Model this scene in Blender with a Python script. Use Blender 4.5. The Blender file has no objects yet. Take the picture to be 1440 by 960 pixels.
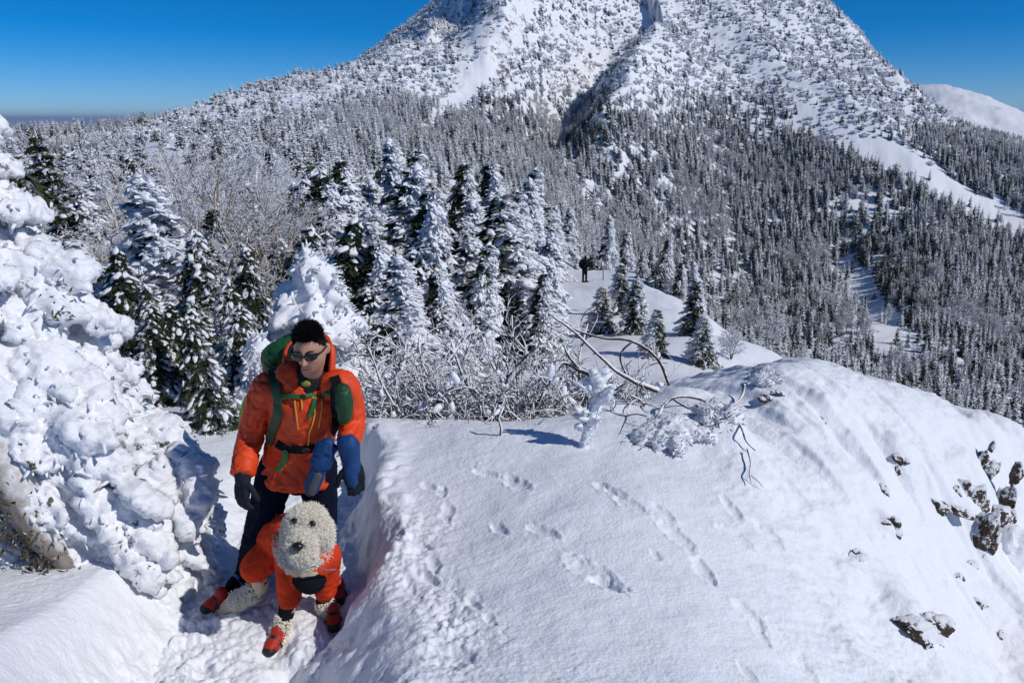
import bpy, math, random
import numpy as np
from mathutils import Vector, Matrix

random.seed(7)
RNG = np.random.default_rng(11)
SC = bpy.context.scene
COL = SC.collection
PI = math.pi
rad = math.radians

# ------------------------------------------------------------------ camera maths
CAM_Z = 2.67
PITCH = rad(16.7)
FPX = 1040.0
CP, SP = math.cos(PITCH), math.sin(PITCH)


def ray(px, py):
    xc, yc = (px - 720.0) / FPX, -(py - 480.0) / FPX
    return np.array([xc, CP + yc * SP, -SP + yc * CP])


def at(px, py, Y):
    d = ray(px, py)
    t = Y / d[1]
    return np.array([d[0] * t, Y, CAM_Z + d[2] * t])


def onz(px, py, z):
    d = ray(px, py)
    t = (z - CAM_Z) / d[2]
    return np.array([d[0] * t, d[1] * t, z])


def project(P):
    P = np.asarray(P, float)
    x, y, z = P[..., 0], P[..., 1], P[..., 2] - CAM_Z
    dep = y * CP - z * SP
    up = y * SP + z * CP
    dep = np.where(np.abs(dep) < 1e-6, 1e-6, dep)
    return 720 + FPX * x / dep, 480 - FPX * up / dep, dep


# ------------------------------------------------------------------ noise
def _hash(i, j, k, seed):
    h = (i.astype(np.uint32) * np.uint32(374761393) + j.astype(np.uint32) * np.uint32(668265263)
         + k.astype(np.uint32) * np.uint32(2147483647) + np.uint32((seed * 974634777) & 0xffffffff))
    h = (h ^ (h >> np.uint32(13))) * np.uint32(1274126177)
    h = h ^ (h >> np.uint32(16))
    h = h * np.uint32(2246822519)
    return h ^ (h >> np.uint32(15))


def gnoise(P, seed=0):
    P = np.asarray(P, float)
    if P.shape[-1] == 2:
        P = np.concatenate([P, np.full(P.shape[:-1] + (1,), 0.37)], -1)
    f = np.floor(P)
    I = f.astype(np.int64)
    u = P - f
    w = u * u * u * (u * (u * 6 - 15) + 10)
    out = np.zeros(P.shape[:-1])
    for dx in (0, 1):
        wx = w[..., 0] if dx else 1 - w[..., 0]
        for dy in (0, 1):
            wy = w[..., 1] if dy else 1 - w[..., 1]
            for dz in (0, 1):
                wz = w[..., 2] if dz else 1 - w[..., 2]
                h = _hash(I[..., 0] + dx, I[..., 1] + dy, I[..., 2] + dz, seed)
                gx = (h & np.uint32(1023)).astype(float) / 511.5 - 1
                gy = ((h >> np.uint32(10)) & np.uint32(1023)).astype(float) / 511.5 - 1
                gz = ((h >> np.uint32(20)) & np.uint32(1023)).astype(float) / 511.5 - 1
                out += wx * wy * wz * (gx * (u[..., 0] - dx) + gy * (u[..., 1] - dy) + gz * (u[..., 2] - dz))
    return out * 1.3


def fbm(P, octaves=4, seed=0, gain=0.5, lac=2.03):
    P = np.asarray(P, float)
    a, s, o = 1.0, 0.0, 0.0
    for k in range(octaves):
        o = o + a * gnoise(P, seed + k * 17)
        s += a
        a *= gain
        P = P * lac
    return o / s * 1.6


def sstep(a, b, x):
    t = np.clip((x - a) / (b - a), 0, 1)
    return t * t * (3 - 2 * t)


# ------------------------------------------------------------------ mesh helpers
def make_mesh(name, V, faces, mats=(), matidx=None, smooth=False, attrs=None):
    """faces: list of (M,k) int arrays.  attrs: dict name -> per-face float array."""
    me = bpy.data.meshes.new(name)
    V = np.asarray(V, np.float32)
    faces = [np.asarray(f, np.int32) for f in faces if len(f)]
    tot = np.concatenate([np.full(len(f), f.shape[1], np.int32) for f in faces])
    loops = np.concatenate([f.ravel() for f in faces])
    me.vertices.add(len(V))
    me.vertices.foreach_set('co', V.ravel())
    me.loops.add(len(loops))
    me.loops.foreach_set('vertex_index', loops)
    me.polygons.add(len(tot))
    st = np.zeros(len(tot), np.int32)
    st[1:] = np.cumsum(tot)[:-1]
    me.polygons.foreach_set('loop_start', st)
    me.polygons.foreach_set('loop_total', tot)
    for m in mats:
        me.materials.append(m)
    if matidx is not None:
        me.polygons.foreach_set('material_index', np.asarray(matidx, np.int32))
    if smooth is True:
        me.polygons.foreach_set('use_smooth', np.ones(len(tot), bool))
    elif smooth is not False:
        me.polygons.foreach_set('use_smooth', np.asarray(smooth, bool))
    for k, a in (attrs or {}).items():
        at_ = me.attributes.new(k, 'FLOAT', 'FACE')
        at_.data.foreach_set('value', np.asarray(a, np.float32))
    me.update(calc_edges=True)
    me.validate()
    return me


def link(name, me, parent=None, loc=None, rotz=None):
    o = bpy.data.objects.new(name, me)
    COL.objects.link(o)
    if parent is not None:
        o.parent = parent
    if loc is not None:
        o.location = [float(c) for c in loc]
    if rotz is not None:
        o.rotation_euler = (0, 0, float(rotz))
    return o


def tag(o, label=None, cat=None, group=None, kind=None):
    if label:
        o['label'] = label
    if cat:
        o['category'] = cat
    if group:
        o['group'] = group
    if kind:
        o['kind'] = kind
    return o


def thing(name, label, cat, loc=(0, 0, 0), rotz=0.0, group=None):
    o = link(name, None, None, loc, rotz)
    return tag(o, label, cat, group)


class MB:
    """collects pieces; per-face material index and 'rime' attribute"""
    def __init__(s):
        s.V, s.F, s.M, s.A, s.S, s.n = [], [], [], [], [], 0

    def add(s, V, F, m=0, a=0.0, smooth=True):
        V = np.asarray(V, float).reshape(-1, 3)
        for f in (F if isinstance(F, list) else [F]):
            f = np.asarray(f, np.int64)
            if not len(f):
                continue
            s.F.append(f + s.n)
            s.M.append(np.full(len(f), m, np.int32))
            aa = np.asarray(a, float)
            s.A.append(np.full(len(f), float(aa)) if aa.ndim == 0 else aa)
            s.S.append(np.full(len(f), smooth, bool))
        s.V.append(V)
        s.n += len(V)

    def mesh(s, name, mats):
        V = np.concatenate(s.V)
        # group faces by k but keep attribute order
        order, fs = [], []
        for k in sorted({f.shape[1] for f in s.F}):
            ids = [i for i, f in enumerate(s.F) if f.shape[1] == k]
            fs.append(np.concatenate([s.F[i] for i in ids]))
            order += ids
        M = np.concatenate([s.M[i] for i in order])
        A = np.concatenate([s.A[i] for i in order])
        S = np.concatenate([s.S[i] for i in order])
        return make_mesh(name, V, fs, mats, M, S, {'rime': A})


def nrm(v):
    v = np.asarray(v, float)
    return v / np.maximum(np.linalg.norm(v, axis=-1, keepdims=True), 1e-9)


def tube(pts, radii, n=8, cap=True, flat=None):
    pts = np.asarray(pts, float)
    radii = np.asarray(radii, float)
    if radii.ndim == 0:
        radii = np.full(len(pts), float(radii))
    T = nrm(np.gradient(pts, axis=0))
    ref = np.array([0, 0, 1.0]) if abs(T[0][2]) < 0.9 else np.array([1.0, 0, 0])
    U = nrm(np.cross(T[0], ref))
    V, rings = [], []
    ang = np.arange(n) * 2 * PI / n
    for i, p in enumerate(pts):
        U = nrm(U - T[i] * np.dot(U, T[i]))
        W = np.cross(T[i], U)
        rr = radii[i] if np.ndim(radii[i]) else (radii[i], radii[i])
        V.append(p + np.cos(ang)[:, None] * U * rr[0] + np.sin(ang)[:, None] * W * rr[1])
    V = np.concatenate(V)
    k = len(pts)
    a = np.arange(n)
    b = (a + 1) % n
    Q = np.concatenate([np.stack([i * n + a, i * n + b, (i + 1) * n + b, (i + 1) * n + a], 1) for i in range(k - 1)])
    F = [Q]
    if cap:
        V = np.concatenate([V, pts[:1], pts[-1:]])
        F.append(np.concatenate([np.stack([b, a, np.full(n, k * n)], 1),
                                 np.stack([(k - 1) * n + a, (k - 1) * n + b, np.full(n, k * n + 1)], 1)]))
    return V, F


def frames(T):
    ref = np.where(np.abs(T[:, 2:3]) < 0.9, np.array([[0, 0, 1.0]]), np.array([[1.0, 0, 0]]))
    U = nrm(np.cross(T, ref))
    W = np.cross(T, U)
    return U, W


def sticks(A, B, r0, r1, n=3):
    """N tapered prisms"""
    A, B = np.asarray(A, float), np.asarray(B, float)
    N = len(A)
    T = nrm(B - A)
    U, W = frames(T)
    ang = np.arange(n) * 2 * PI / n + 0.3
    c = np.cos(ang)[None, :, None] * U[:, None] + np.sin(ang)[None, :, None] * W[:, None]
    r0 = np.broadcast_to(np.asarray(r0, float), (N,))[:, None, None]
    r1 = np.broadcast_to(np.asarray(r1, float), (N,))[:, None, None]
    V = np.concatenate([A[:, None] + c * r0, B[:, None] + c * r1], 1).reshape(-1, 3)
    a = np.arange(n)
    b = (a + 1) % n
    q = np.stack([a, b, n + b, n + a], 1)
    F = (q[None] + (np.arange(N) * 2 * n)[:, None, None]).reshape(-1, 4)
    return V, F


def blades(C, D, Nn, L, Wd, fold=0.35):
    """N folded kites: base C, direction D, up-normal Nn, length L, width Wd; 2 tris-pairs each (2 quads share a ridge)"""
    D = nrm(D)
    S = nrm(np.cross(D, Nn))
    U = np.cross(S, D)
    N = len(C)
    L = np.broadcast_to(np.asarray(L, float), (N,))[:, None]
    Wd = np.broadcast_to(np.asarray(Wd, float), (N,))[:, None]
    tip = C + D * L
    mid = C + D * L * 0.45
    l = mid + S * Wd - U * Wd * fold
    r = mid - S * Wd - U * Wd * fold
    V = np.stack([C, l, tip, r], 1).reshape(-1, 3)
    f = np.array([[0, 1, 2], [0, 2, 3]])
    F = (f[None] + (np.arange(N) * 4)[:, None, None]).reshape(-1, 3)
    return V, F


def _ico(sub):
    import bmesh
    bm = bmesh.new()
    bmesh.ops.create_icosphere(bm, subdivisions=sub, radius=1.0)
    V = np.array([v.co[:] for v in bm.verts])
    F = np.array([[v.index for v in f.verts] for f in bm.faces])
    bm.free()
    return V, F


ICO1, ICO2, ICO3, ICO4 = _ico(1), _ico(2), _ico(3), _ico(4)


def lumps(C, S, D=None, sub=2, amp=0.25, seed=0, freq=1.3):
    """N noisy ellipsoids at C with radii S (N,3); D optional long axis direction (N,3)"""
    tv, tf = {1: ICO1, 2: ICO2, 3: ICO3}[sub]
    C = np.asarray(C, float)
    N = len(C)
    S = np.broadcast_to(np.asarray(S, float), (N, 3))
    P = tv[None] * np.ones((N, 1, 1))
    off = RNG.random((N, 1, 3)) * 100
    k = 1 + amp * gnoise(P * freq + off, seed)
    P = P * k[..., None] * S[:, None]
    if D is not None:
        T = nrm(D)
        U, W = frames(T)
        P = P[..., 0:1] * T[:, None] + P[..., 1:2] * U[:, None] + P[..., 2:3] * W[:, None]
    V = (P + C[:, None]).reshape(-1, 3)
    F = (tf[None] + (np.arange(N) * len(tv))[:, None, None]).reshape(-1, 3)
    return V, F


# ------------------------------------------------------------------ materials
class Mat:
    def __init__(s, name):
        s.m = bpy.data.materials.new(name)
        s.m.use_nodes = True
        s.t = s.m.node_tree
        s.b = s.t.nodes['Principled BSDF']

    def n(s, typ, **kw):
        nd = s.t.nodes.new(typ)
        for k, v in kw.items():
            if k.startswith('i_'):
                nd.inputs[k[2:].replace('_', ' ')].default_value = v
            else:
                setattr(nd, k, v)
        return nd

    def l(s, a, b):
        s.t.links.new(a, b)

    def pos(s):
        return s.n('ShaderNodeNewGeometry').outputs['Position']

    def obj(s):
        return s.n('ShaderNodeTexCoord').outputs['Object']

    def noise(s, vec, scale, detail=4, rough=0.55, out='Fac'):
        nd = s.n('ShaderNodeTexNoise')
        nd.inputs['Scale'].default_value = scale
        nd.inputs['Detail'].default_value = detail
        nd.inputs['Roughness'].default_value = rough
        s.l(vec, nd.inputs['Vector'])
        return nd.outputs[out]

    def ramp(s, fac, stops):
        nd = s.n('ShaderNodeValToRGB')
        cr = nd.color_ramp
        while len(cr.elements) < len(stops):
            cr.elements.new(0.5)
        for e, (p, c) in zip(cr.elements, stops):
            e.position = p
            e.color = (*c, 1) if len(c) == 3 else c
        s.l(fac, nd.inputs['Fac'])
        return nd.outputs['Color']

    def math(s, op, a, b=None, c=None, clamp=False):
        nd = s.n('ShaderNodeMath', operation=op)
        nd.use_clamp = clamp
        for i, v in enumerate((a, b, c)):
            if v is None:
                continue
            if isinstance(v, (int, float)):
                nd.inputs[i].default_value = v
            else:
                s.l(v, nd.inputs[i])
        return nd.outputs[0]

    def mapr(s, v, a, b, c=0.0, d=1.0):
        nd = s.n('ShaderNodeMapRange')
        nd.clamp = True
        s.l(v, nd.inputs[0])
        for i, x in zip((1, 2, 3, 4), (a, b, c, d)):
            nd.inputs[i].default_value = x
        return nd.outputs[0]

    def mix(s, fac, a, b):
        nd = s.n('ShaderNodeMix', data_type='RGBA')
        for sock, v in ((nd.inputs[0], fac), (nd.inputs[6], a), (nd.inputs[7], b)):
            if isinstance(v, (int, float)):
                sock.default_value = v
            elif isinstance(v, tuple):
                sock.default_value = (*v, 1)
            else:
                s.l(v, sock)
        return nd.outputs[2]

    def attr(s, name):
        return s.n('ShaderNodeAttribute', attribute_name=name).outputs['Fac']

    def nz(s):
        g = s.n('ShaderNodeNewGeometry')
        x = s.n('ShaderNodeSeparateXYZ')
        s.l(g.outputs['Normal'], x.inputs[0])
        return x

    def bump(s, h, strength=0.5, dist=0.02, prev=None):
        nd = s.n('ShaderNodeBump')
        nd.inputs['Strength'].default_value = strength
        nd.inputs['Distance'].default_value = dist
        s.l(h, nd.inputs['Height'])
        if prev is not None:
            s.l(prev, nd.inputs['Normal'])
        return nd.outputs[0]

    def fin(s, color=None, rough=0.7, normal=None, spec=0.3, metal=0.0):
        if color is not None:
            if isinstance(color, tuple):
                s.b.inputs['Base Color'].default_value = (*color, 1)
            else:
                s.l(color, s.b.inputs['Base Color'])
        if isinstance(rough, (int, float)):
            s.b.inputs['Roughness'].default_value = rough
        else:
            s.l(rough, s.b.inputs['Roughness'])
        s.b.inputs['Specular IOR Level'].default_value = spec
        s.b.inputs['Metallic'].default_value = metal
        if normal is not None:
            s.l(normal, s.b.inputs['Normal'])
        return s.m


SNOW = (0.83, 0.855, 0.905)
GREEN = (0.022, 0.034, 0.018)


def mat_terrain():
    m = Mat('snow_ground')
    p = m.pos()
    x = m.nz()
    n1 = m.noise(p, 55, 3, 0.6)
    n2 = m.noise(p, 9, 4, 0.6)
    n3 = m.noise(p, 0.09, 6, 0.65)
    n4 = m.noise(p, 0.35, 5, 0.7)
    col = m.mix(m.mapr(n2, 0.3, 0.7), (0.80, 0.815, 0.85), SNOW)
    sx = m.n('ShaderNodeSeparateXYZ')
    m.l(p, sx.inputs[0])
    # rock and scrub showing through the snow on steep far slopes
    steep = m.mapr(x.outputs['Z'], 0.80, 0.55)
    far = m.mapr(sx.outputs['Y'], 120, 260)
    spots = m.math('MULTIPLY', m.mapr(m.math('ADD', m.math('MULTIPLY', n3, 0.5), m.math('MULTIPLY', n4, 0.5)), 0.52, 0.60), steep)
    spots = m.math('MULTIPLY', spots, far)
    col = m.mix(spots, col, (0.09, 0.085, 0.085))
    # the lowland far beyond the snow line
    low = m.mapr(sx.outputs['Z'], -120, -260)
    lowc = m.mix(m.mapr(m.noise(p, 0.0008, 5, 0.6), 0.35, 0.65), (0.035, 0.06, 0.075), (0.07, 0.10, 0.11))
    col = m.mix(low, col, lowc)
    b = m.bump(n2, 0.6, 0.014)
    b = m.bump(n1, 0.9, 0.007, b)
    return m.fin(col, 0.55, b, 0.25)


def mat_rime_leaf(name='rimed_needles', green=GREEN, bias=0.0):
    """needles and the rime on them: the face attribute says how much ice each spray carries"""
    m = Mat(name)
    a = m.attr('rime')
    n = m.noise(m.obj(), 14, 3, 0.6)
    f = m.mapr(m.math('ADD', m.math('ADD', a, m.math('MULTIPLY', n, 0.5)), bias - 0.25), 0.40, 0.62)
    g = m.mix(n, green, (0.050, 0.065, 0.028))
    col = m.mix(f, g, (0.80, 0.82, 0.86))
    return m.fin(col, 0.75, None, 0.15)


def mat_bark(name, base, dark, rime=0.0, lo=-0.1, hi=0.5, scale=9):
    """bark with ice plastered on its upper and windward (+x) sides"""
    m = Mat(name)
    x = m.nz()
    n = m.noise(m.obj(), scale, 5, 0.65)
    c = m.mix(m.mapr(n, 0.35, 0.65), base, dark)
    s = m.math('ADD', m.math('MULTIPLY', x.outputs['Z'], 0.75), m.math('MULTIPLY', x.outputs['X'], 0.45))
    s = m.math('ADD', s, m.math('MULTIPLY', m.math('SUBTRACT', n, 0.5), 1.6))
    f = m.mapr(m.math('ADD', s, rime), lo, hi)
    col = m.mix(f, c, (0.82, 0.835, 0.87))
    b = m.bump(n, 0.6, 0.01)
    return m.fin(col, 0.7, b, 0.2)


def mat_rime_solid(name, gap=0.0):
    """thick wind-blown rime, with small openings showing dark needles"""
    m = Mat(name)
    p = m.obj()
    mp = m.n('ShaderNodeMapping')
    mp.inputs['Scale'].default_value = (0.55, 1.0, 1.0)
    mp.inputs['Rotation'].default_value = (0, rad(-25), 0)
    m.l(p, mp.inputs[0])
    n1 = m.noise(mp.outputs[0], 26, 5, 0.6)
    n2 = m.noise(mp.outputs[0], 7, 3, 0.5)
    a = m.attr('rime')
    col = m.mix(m.mapr(n1, 0.3, 0.7), (0.78, 0.80, 0.84), (0.86, 0.87, 0.90))
    n3 = m.noise(p, 6.5, 6, 0.68)
    hole = m.math('MULTIPLY', m.mapr(n3, 0.640 - gap, 0.662 - gap), a)
    col = m.mix(hole, col, m.mix(m.mapr(n1, 0.4, 0.6), (0.035, 0.04, 0.025), (0.13, 0.11, 0.08)))
    b = m.bump(n1, 0.7, 0.02)
    return m.fin(col, 0.55, b, 0.3)


M_TERR = mat_terrain()
M_LEAF = mat_rime_leaf()
M_LEAFD = mat_rime_leaf('dark_needles', (0.018, 0.030, 0.012))
M_BARK = mat_bark('fir_bark', (0.10, 0.075, 0.055), (0.035, 0.03, 0.026), -0.15)
M_BIRCH = mat_bark('birch_bark', (0.40, 0.29, 0.19), (0.17, 0.11, 0.07), -0.42)
M_TWIG = mat_bark('rimed_twig', (0.10, 0.075, 0.06), (0.05, 0.04, 0.035), 0.16)
M_TWIGF = mat_rime_leaf('frosted_twig', (0.16, 0.125, 0.10), 0.0)
M_RIME = mat_rime_solid('plastered_rime')


def snow_mat():
    m = Mat('settled_snow')
    p = m.obj()
    n1 = m.noise(p, 40, 4, 0.6)
    n2 = m.noise(p, 10, 3, 0.5)
    b = m.bump(n1, 0.45, 0.01)
    return m.fin(m.mix(n2, (0.81, 0.825, 0.86), SNOW), 0.55, b, 0.25)


M_SNOW = snow_mat()

# ------------------------------------------------------------------ sun, sky, camera
SUN_EL, SUN_AZ = rad(41), rad(114)            # azimuth clockwise from +Y (the view direction) towards +X
sun_dir = Vector((math.sin(SUN_AZ) * math.cos(SUN_EL), math.cos(SUN_AZ) * math.cos(SUN_EL), math.sin(SUN_EL)))
ld = bpy.data.lights.new('sun', 'SUN')
ld.energy = 3.0
ld.angle = rad(0.53)
ld.color = (1.0, 0.965, 0.91)
lo = link('sun', ld)
lo.rotation_euler = sun_dir.to_track_quat('Z', 'Y').to_euler()
w = bpy.data.worlds.new('World')
SC.world = w
w.use_nodes = True
nt = w.node_tree
bg = nt.nodes['Background']
sky = nt.nodes.new('ShaderNodeTexSky')
sky.sky_type = 'NISHITA'
sky.sun_disc = False
sky.sun_elevation = SUN_EL
sky.sun_rotation = SUN_AZ
sky.altitude = 2500
sky.air_density = 0.8
sky.dust_density = 0.2
sky.ozone_density = 9.0
hs = nt.nodes.new('ShaderNodeHueSaturation')      # deep mountain-air blue
hs.inputs['Saturation'].default_value = 1.3
nt.links.new(sky.outputs[0], hs.inputs['Color'])
nt.links.new(hs.outputs[0], bg.inputs[0])
bg.inputs[1].default_value = 0.09
cd = bpy.data.cameras.new('camera')
cam = link('camera', cd)
cam.location = (0, 0, CAM_Z)
cam.rotation_euler = (PI / 2 - PITCH, 0, 0)
cd.sensor_width = 36
cd.lens = 36 * FPX / 1440
cd.clip_start = 0.05
cd.clip_end = 200000
SC.camera = cam
SC.view_settings.view_transform = 'Standard'
SC.view_settings.look = 'None'
SC.view_settings.exposure = 0.0
SC.view_settings.gamma = 1.0
SC.cycles.use_denoising = True
SC.cycles.max_bounces = 5
SC.cycles.diffuse_bounces = 3
SC.cycles.glossy_bounces = 2
SC.cycles.transmission_bounces = 3
SC.cycles.transparent_max_bounces = 6
SC.cycles.use_adaptive_sampling = True
# ------------------------------------------------------------------ terrain
CTRL = []


def c_xyz(x, y, z):
    CTRL.append((x, y, z))


def squeeze(Y):
    # the upper mountain is steep: its slopes lie closer together than a first guess
    return 330 + (Y - 330) * .5 if 330 < Y < 1100 else Y


def c_col(px, lst):
    for Y, py in lst:
        Y = squeeze(Y) if px >= 330 else Y
        CTRL.append(tuple(at(px, py, Y)))


def c_z(px, lst):
    # column at the horizontal-plane azimuth of pixel column px (at the image's mid height)
    for Y, z in lst:
        py = 480
        for _ in range(6):
            d = ray(px, py)
            yw = (z - CAM_Z) / Y
            py = 480 + FPX * math.tan(-math.atan(yw) - PITCH)
        CTRL.append(tuple(at(px, py, Y)))


# near plateau (right of the trodden path)
for px, py, z in [(750, 960, .60), (600, 960, .56), (1000, 960, .47), (1200, 960, .10), (1100, 800, .2), (900, 700, .45), (1250, 900, -.2),
                  (1440, 960, -1.25), (1440, 800, -1.05), (1330, 820, -.62), (1200, 760, 0.0), (1300, 700, -.30), (1440, 690, -.85), (640, 592, .36), (760, 590, .38),
                  (520, 720, .40), (560, 620, .36), (480, 790, .42), (470, 960, .50), (700, 700, .42), (820, 640, .42),
                  (960, 640, .42), (1080, 640, .40), (1180, 620, .25), (1280, 620, 0.0), (1000, 740, .36)]:
    CTRL.append(tuple(onz(px, py, z)))
for px, py, Y in [(960, 552, 6.0), (1040, 530, 6.3), (1100, 515, 6.4), (1150, 516, 6.5), (1200, 522, 6.7), (1250, 543, 6.6), (1330, 562, 7.0), (1440, 600, 7.5),
                  (860, 572, 5.8), (820, 583, 5.6)]:
    CTRL.append(tuple(at(px, py, Y)))
for x, y, z in [(0, .3, 1.1), (.6, 1.2, .9), (-.5, 1.3, .85), (.1, 1.6, .75), (1.5, 1.2, .5), (2.5, 1.0, -.2), (3, 2.5, -.75), (4.5, 3, -1.9), (6, 5, -2.2), (5, 1, -2.2),
                (0, -1, 1.2), (-1.2, 1.0, .9), (-3, 1, .9), (-1.2, 5.5, .36), (-2, 5.5, .2), (-3, 5.6, .22), (-4.5, 5.5, .2), (-2.5, 4, .30), (-4, 4, .3), (-2, 2.5, .6),
                (-4, 2.2, .6), (-7, 4, .0), (-1.2, 3.6, .42), (-1.5, 2.4, .55),
                (-1.2, 6.6, -.1), (-2.4, 6.8, .0), (-.4, 6.5, -.25), (.6, 6.7, -.3), (1.5, 7.2, -.1), (2.6, 8.0, 0), (3.8, 8.3, -.5), (5.2, 8.6, -1.4), (7.2, 8.2, -2.6)]:
    c_xyz(x, y, z)
for a in np.linspace(45, 315, 10):
    for r, z in [(1, 1.15), (6, .4), (14, -2), (40, -10), (200, -60), (2000, -300), (10000, -800), (60000, -800)]:
        zz = z - (1.2 if (45 <= a < 130 and 5 < r < 50) else 0)
        c_xyz(r * math.sin(rad(a)), r * math.cos(rad(a)), zz)

PLAT = [(600, 196), (1500, 188)]
c_z(-420, [(9, -.5), (14, -1.5), (30, -4), (60, -4.5), (250, -9), (600, -14), (1500, -30)])
c_z(0, [(9, -.4), (14, -1.3), (30, -3.6)])
c_col(0, [(60, 275), (100, 235), (250, 212)] + PLAT)
c_z(130, [(9, -.5), (14, -1.6), (30, -3.8)])
c_col(130, [(60, 272), (100, 228), (180, 218), (250, 212), (400, 204)] + PLAT)
c_col(200, [(60, 262), (100, 215), (200, 192), (300, 188), (420, 194), (800, 194)])
c_z(250, [(9, -.6), (14, -1.8), (30, -4)])
c_col(250, [(60, 252), (110, 196), (200, 170), (280, 166), (420, 182), (800, 190), (1500, 192)])
c_z(330, [(9, -.6), (14, -1.9), (30, -4.2)])
c_col(330, [(60, 265), (110, 205), (220, 155), (350, 130), (480, 150), (900, 190)])
c_z(400, [(9, -.7), (14, -2.0), (30, -4.5)])
c_col(400, [(60, 285), (120, 220), (250, 155), (400, 107), (560, 125), (900, 170)])
c_col(480, [(250, 155), (420, 84), (600, 95)])
c_z(550, [(9, -.8), (14, -2.1), (30, -5)])
c_col(550, [(60, 325), (120, 250), (250, 190), (400, 115), (560, 57), (760, 90)])
c_col(590, [(620, 22), (800, 60)])
c_z(700, [(9, -.8), (14, -2.2), (30, -5.3)])
c_col(700, [(49, 395), (80, 352), (150, 285), (250, 225), (400, 150), (600, 60), (800, -60), (900, -100), (1099, -60)])
c_z(850, [(9, -.7), (14, -2.3), (25, -4.4)])
c_col(850, [(36, 432), (49, 391), (56, 384), (75, 455), (120, 440), (200, 385), (300, 315), (420, 215), (560, 120), (700, 40), (820, -60), (900, -105), (1099, -60)])
c_col(940, [(30, 432), (38, 414), (47, 404), (53, 412), (64, 490)])
c_z(1000, [(10, -1.0), (16, -2.6)])
c_col(1000, [(28, 456), (36, 452), (43, 470), (52, 540), (90, 535), (180, 500), (260, 460), (400, 300), (520, 200), (650, 100), (780, -5), (900, -95), (1099, 20)])
c_col(1085, [(20, 492), (27, 560)])
c_z(1150, [(10, -1.2), (14, -3.2), (25, -10), (60, -28)])
c_col(1150, [(150, 515), (220, 440), (330, 350), (450, 230), (560, 150), (700, 70), (850, 8), (1050, 60)])
c_col(1220, [(560, 150), (680, 95), (780, 62), (950, 120), (1500, 190), (2500, 150), (3200, 190)])
c_z(1300, [(10, -2.0), (14, -4.5), (25, -11.5), (60, -30)])
c_col(1300, [(130, 560), (200, 470), (300, 370), (400, 270), (500, 205), (620, 143), (750, 200), (1500, 205), (2500, 116), (3200, 160)])
c_z(1440, [(10, -2.8), (14, -5.5), (25, -12.5), (60, -28)])
c_col(1440, [(110, 600), (170, 530), (250, 430), (350, 320), (450, 228), (600, 270), (1500, 235), (2500, 163), (3200, 200)])
c_col(1640, [(110, 610), (250, 450), (400, 275), (600, 300), (1500, 240), (2500, 225), (3300, 240)])
c_z(2100, [(14, -8), (60, -30), (250, -60), (900, -60), (2500, -120)])
for px in (-300, 100, 400, 700, 1000, 1300, 1600):
    c_z(px, [(4500, -420), (9000, -800), (60000, -800)])
for px in (-300, 0, 130, 250):
    c_z(px, [(2400, -160)])

_C = np.array(CTRL)
_r = np.hypot(_C[:, 0], _C[:, 1])


def _uv(x, y):
    r = np.maximum(np.hypot(x, y), .25)
    return np.stack([np.sin(np.arctan2(x, y) * .5) * 2.4, np.log(r)], -1)


_UV = _uv(_C[:, 0], _C[:, 1])
_G = (_C[:, 2] - CAM_Z) / np.maximum(_r, .25)
_c2 = 0.06 ** 2
_K = np.sqrt(((_UV[:, None] - _UV[None]) ** 2).sum(-1) + _c2)
_n = len(_C)
_A = np.zeros((_n + 1, _n + 1))
_A[:_n, :_n] = _K - np.eye(_n) * 0.004
_A[:_n, _n] = 1
_A[_n, :_n] = 1
_Wt = np.linalg.solve(_A, np.concatenate([_G, [0]]))


def z_base(x, y):
    x, y = np.asarray(x, float).ravel(), np.asarray(y, float).ravel()
    uv = _uv(x, y)
    out = np.empty(len(x))
    for i in range(0, len(x), 40000):
        q = uv[i:i + 40000]
        d2 = (q[:, 0:1] - _UV[:, 0][None]) ** 2
        d2 += (q[:, 1:2] - _UV[:, 1][None]) ** 2
        d2 += _c2
        np.sqrt(d2, out=d2)
        out[i:i + 40000] = d2 @ _Wt[:_n]
    return CAM_Z + (out + _Wt[_n]) * np.maximum(np.hypot(x, y), .25)


# spurs and gullies on the mountain: (polyline in photo pixels + distance, height, half width, left-steepness)
def _poly(lst):
    return np.array([at(px, py, squeeze(Y)) for px, py, Y in lst])


# ridge line, height, width of the steep left side, width of the right side
SPURS = [
    (_poly([(770, -40, 800), (742, 20, 700), (703, 95, 560), (662, 190, 410)]), 68, 38, 62),
    (_poly([(640, -30, 740), (612, 30, 640), (575, 100, 520), (540, 175, 400)]), 52, 33, 52),
    (_poly([(935, 80, 640), (890, 165, 510), (862, 250, 395), (852, 335, 305)]), 52, 31, 70),
    (_poly([(1020, 60, 720), (1120, 130, 590), (1250, 230, 460), (1400, 310, 370)]), 8, 26, 26),
    (_poly([(1180, 330, 350), (1230, 400, 260), (1300, 480, 195)]), -6, 14, 14),
    (_poly([(1150, 10, 850), (1230, 90, 690), (1300, 150, 610), (1430, 235, 455)]), 5, 16, 16),
]


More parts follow.
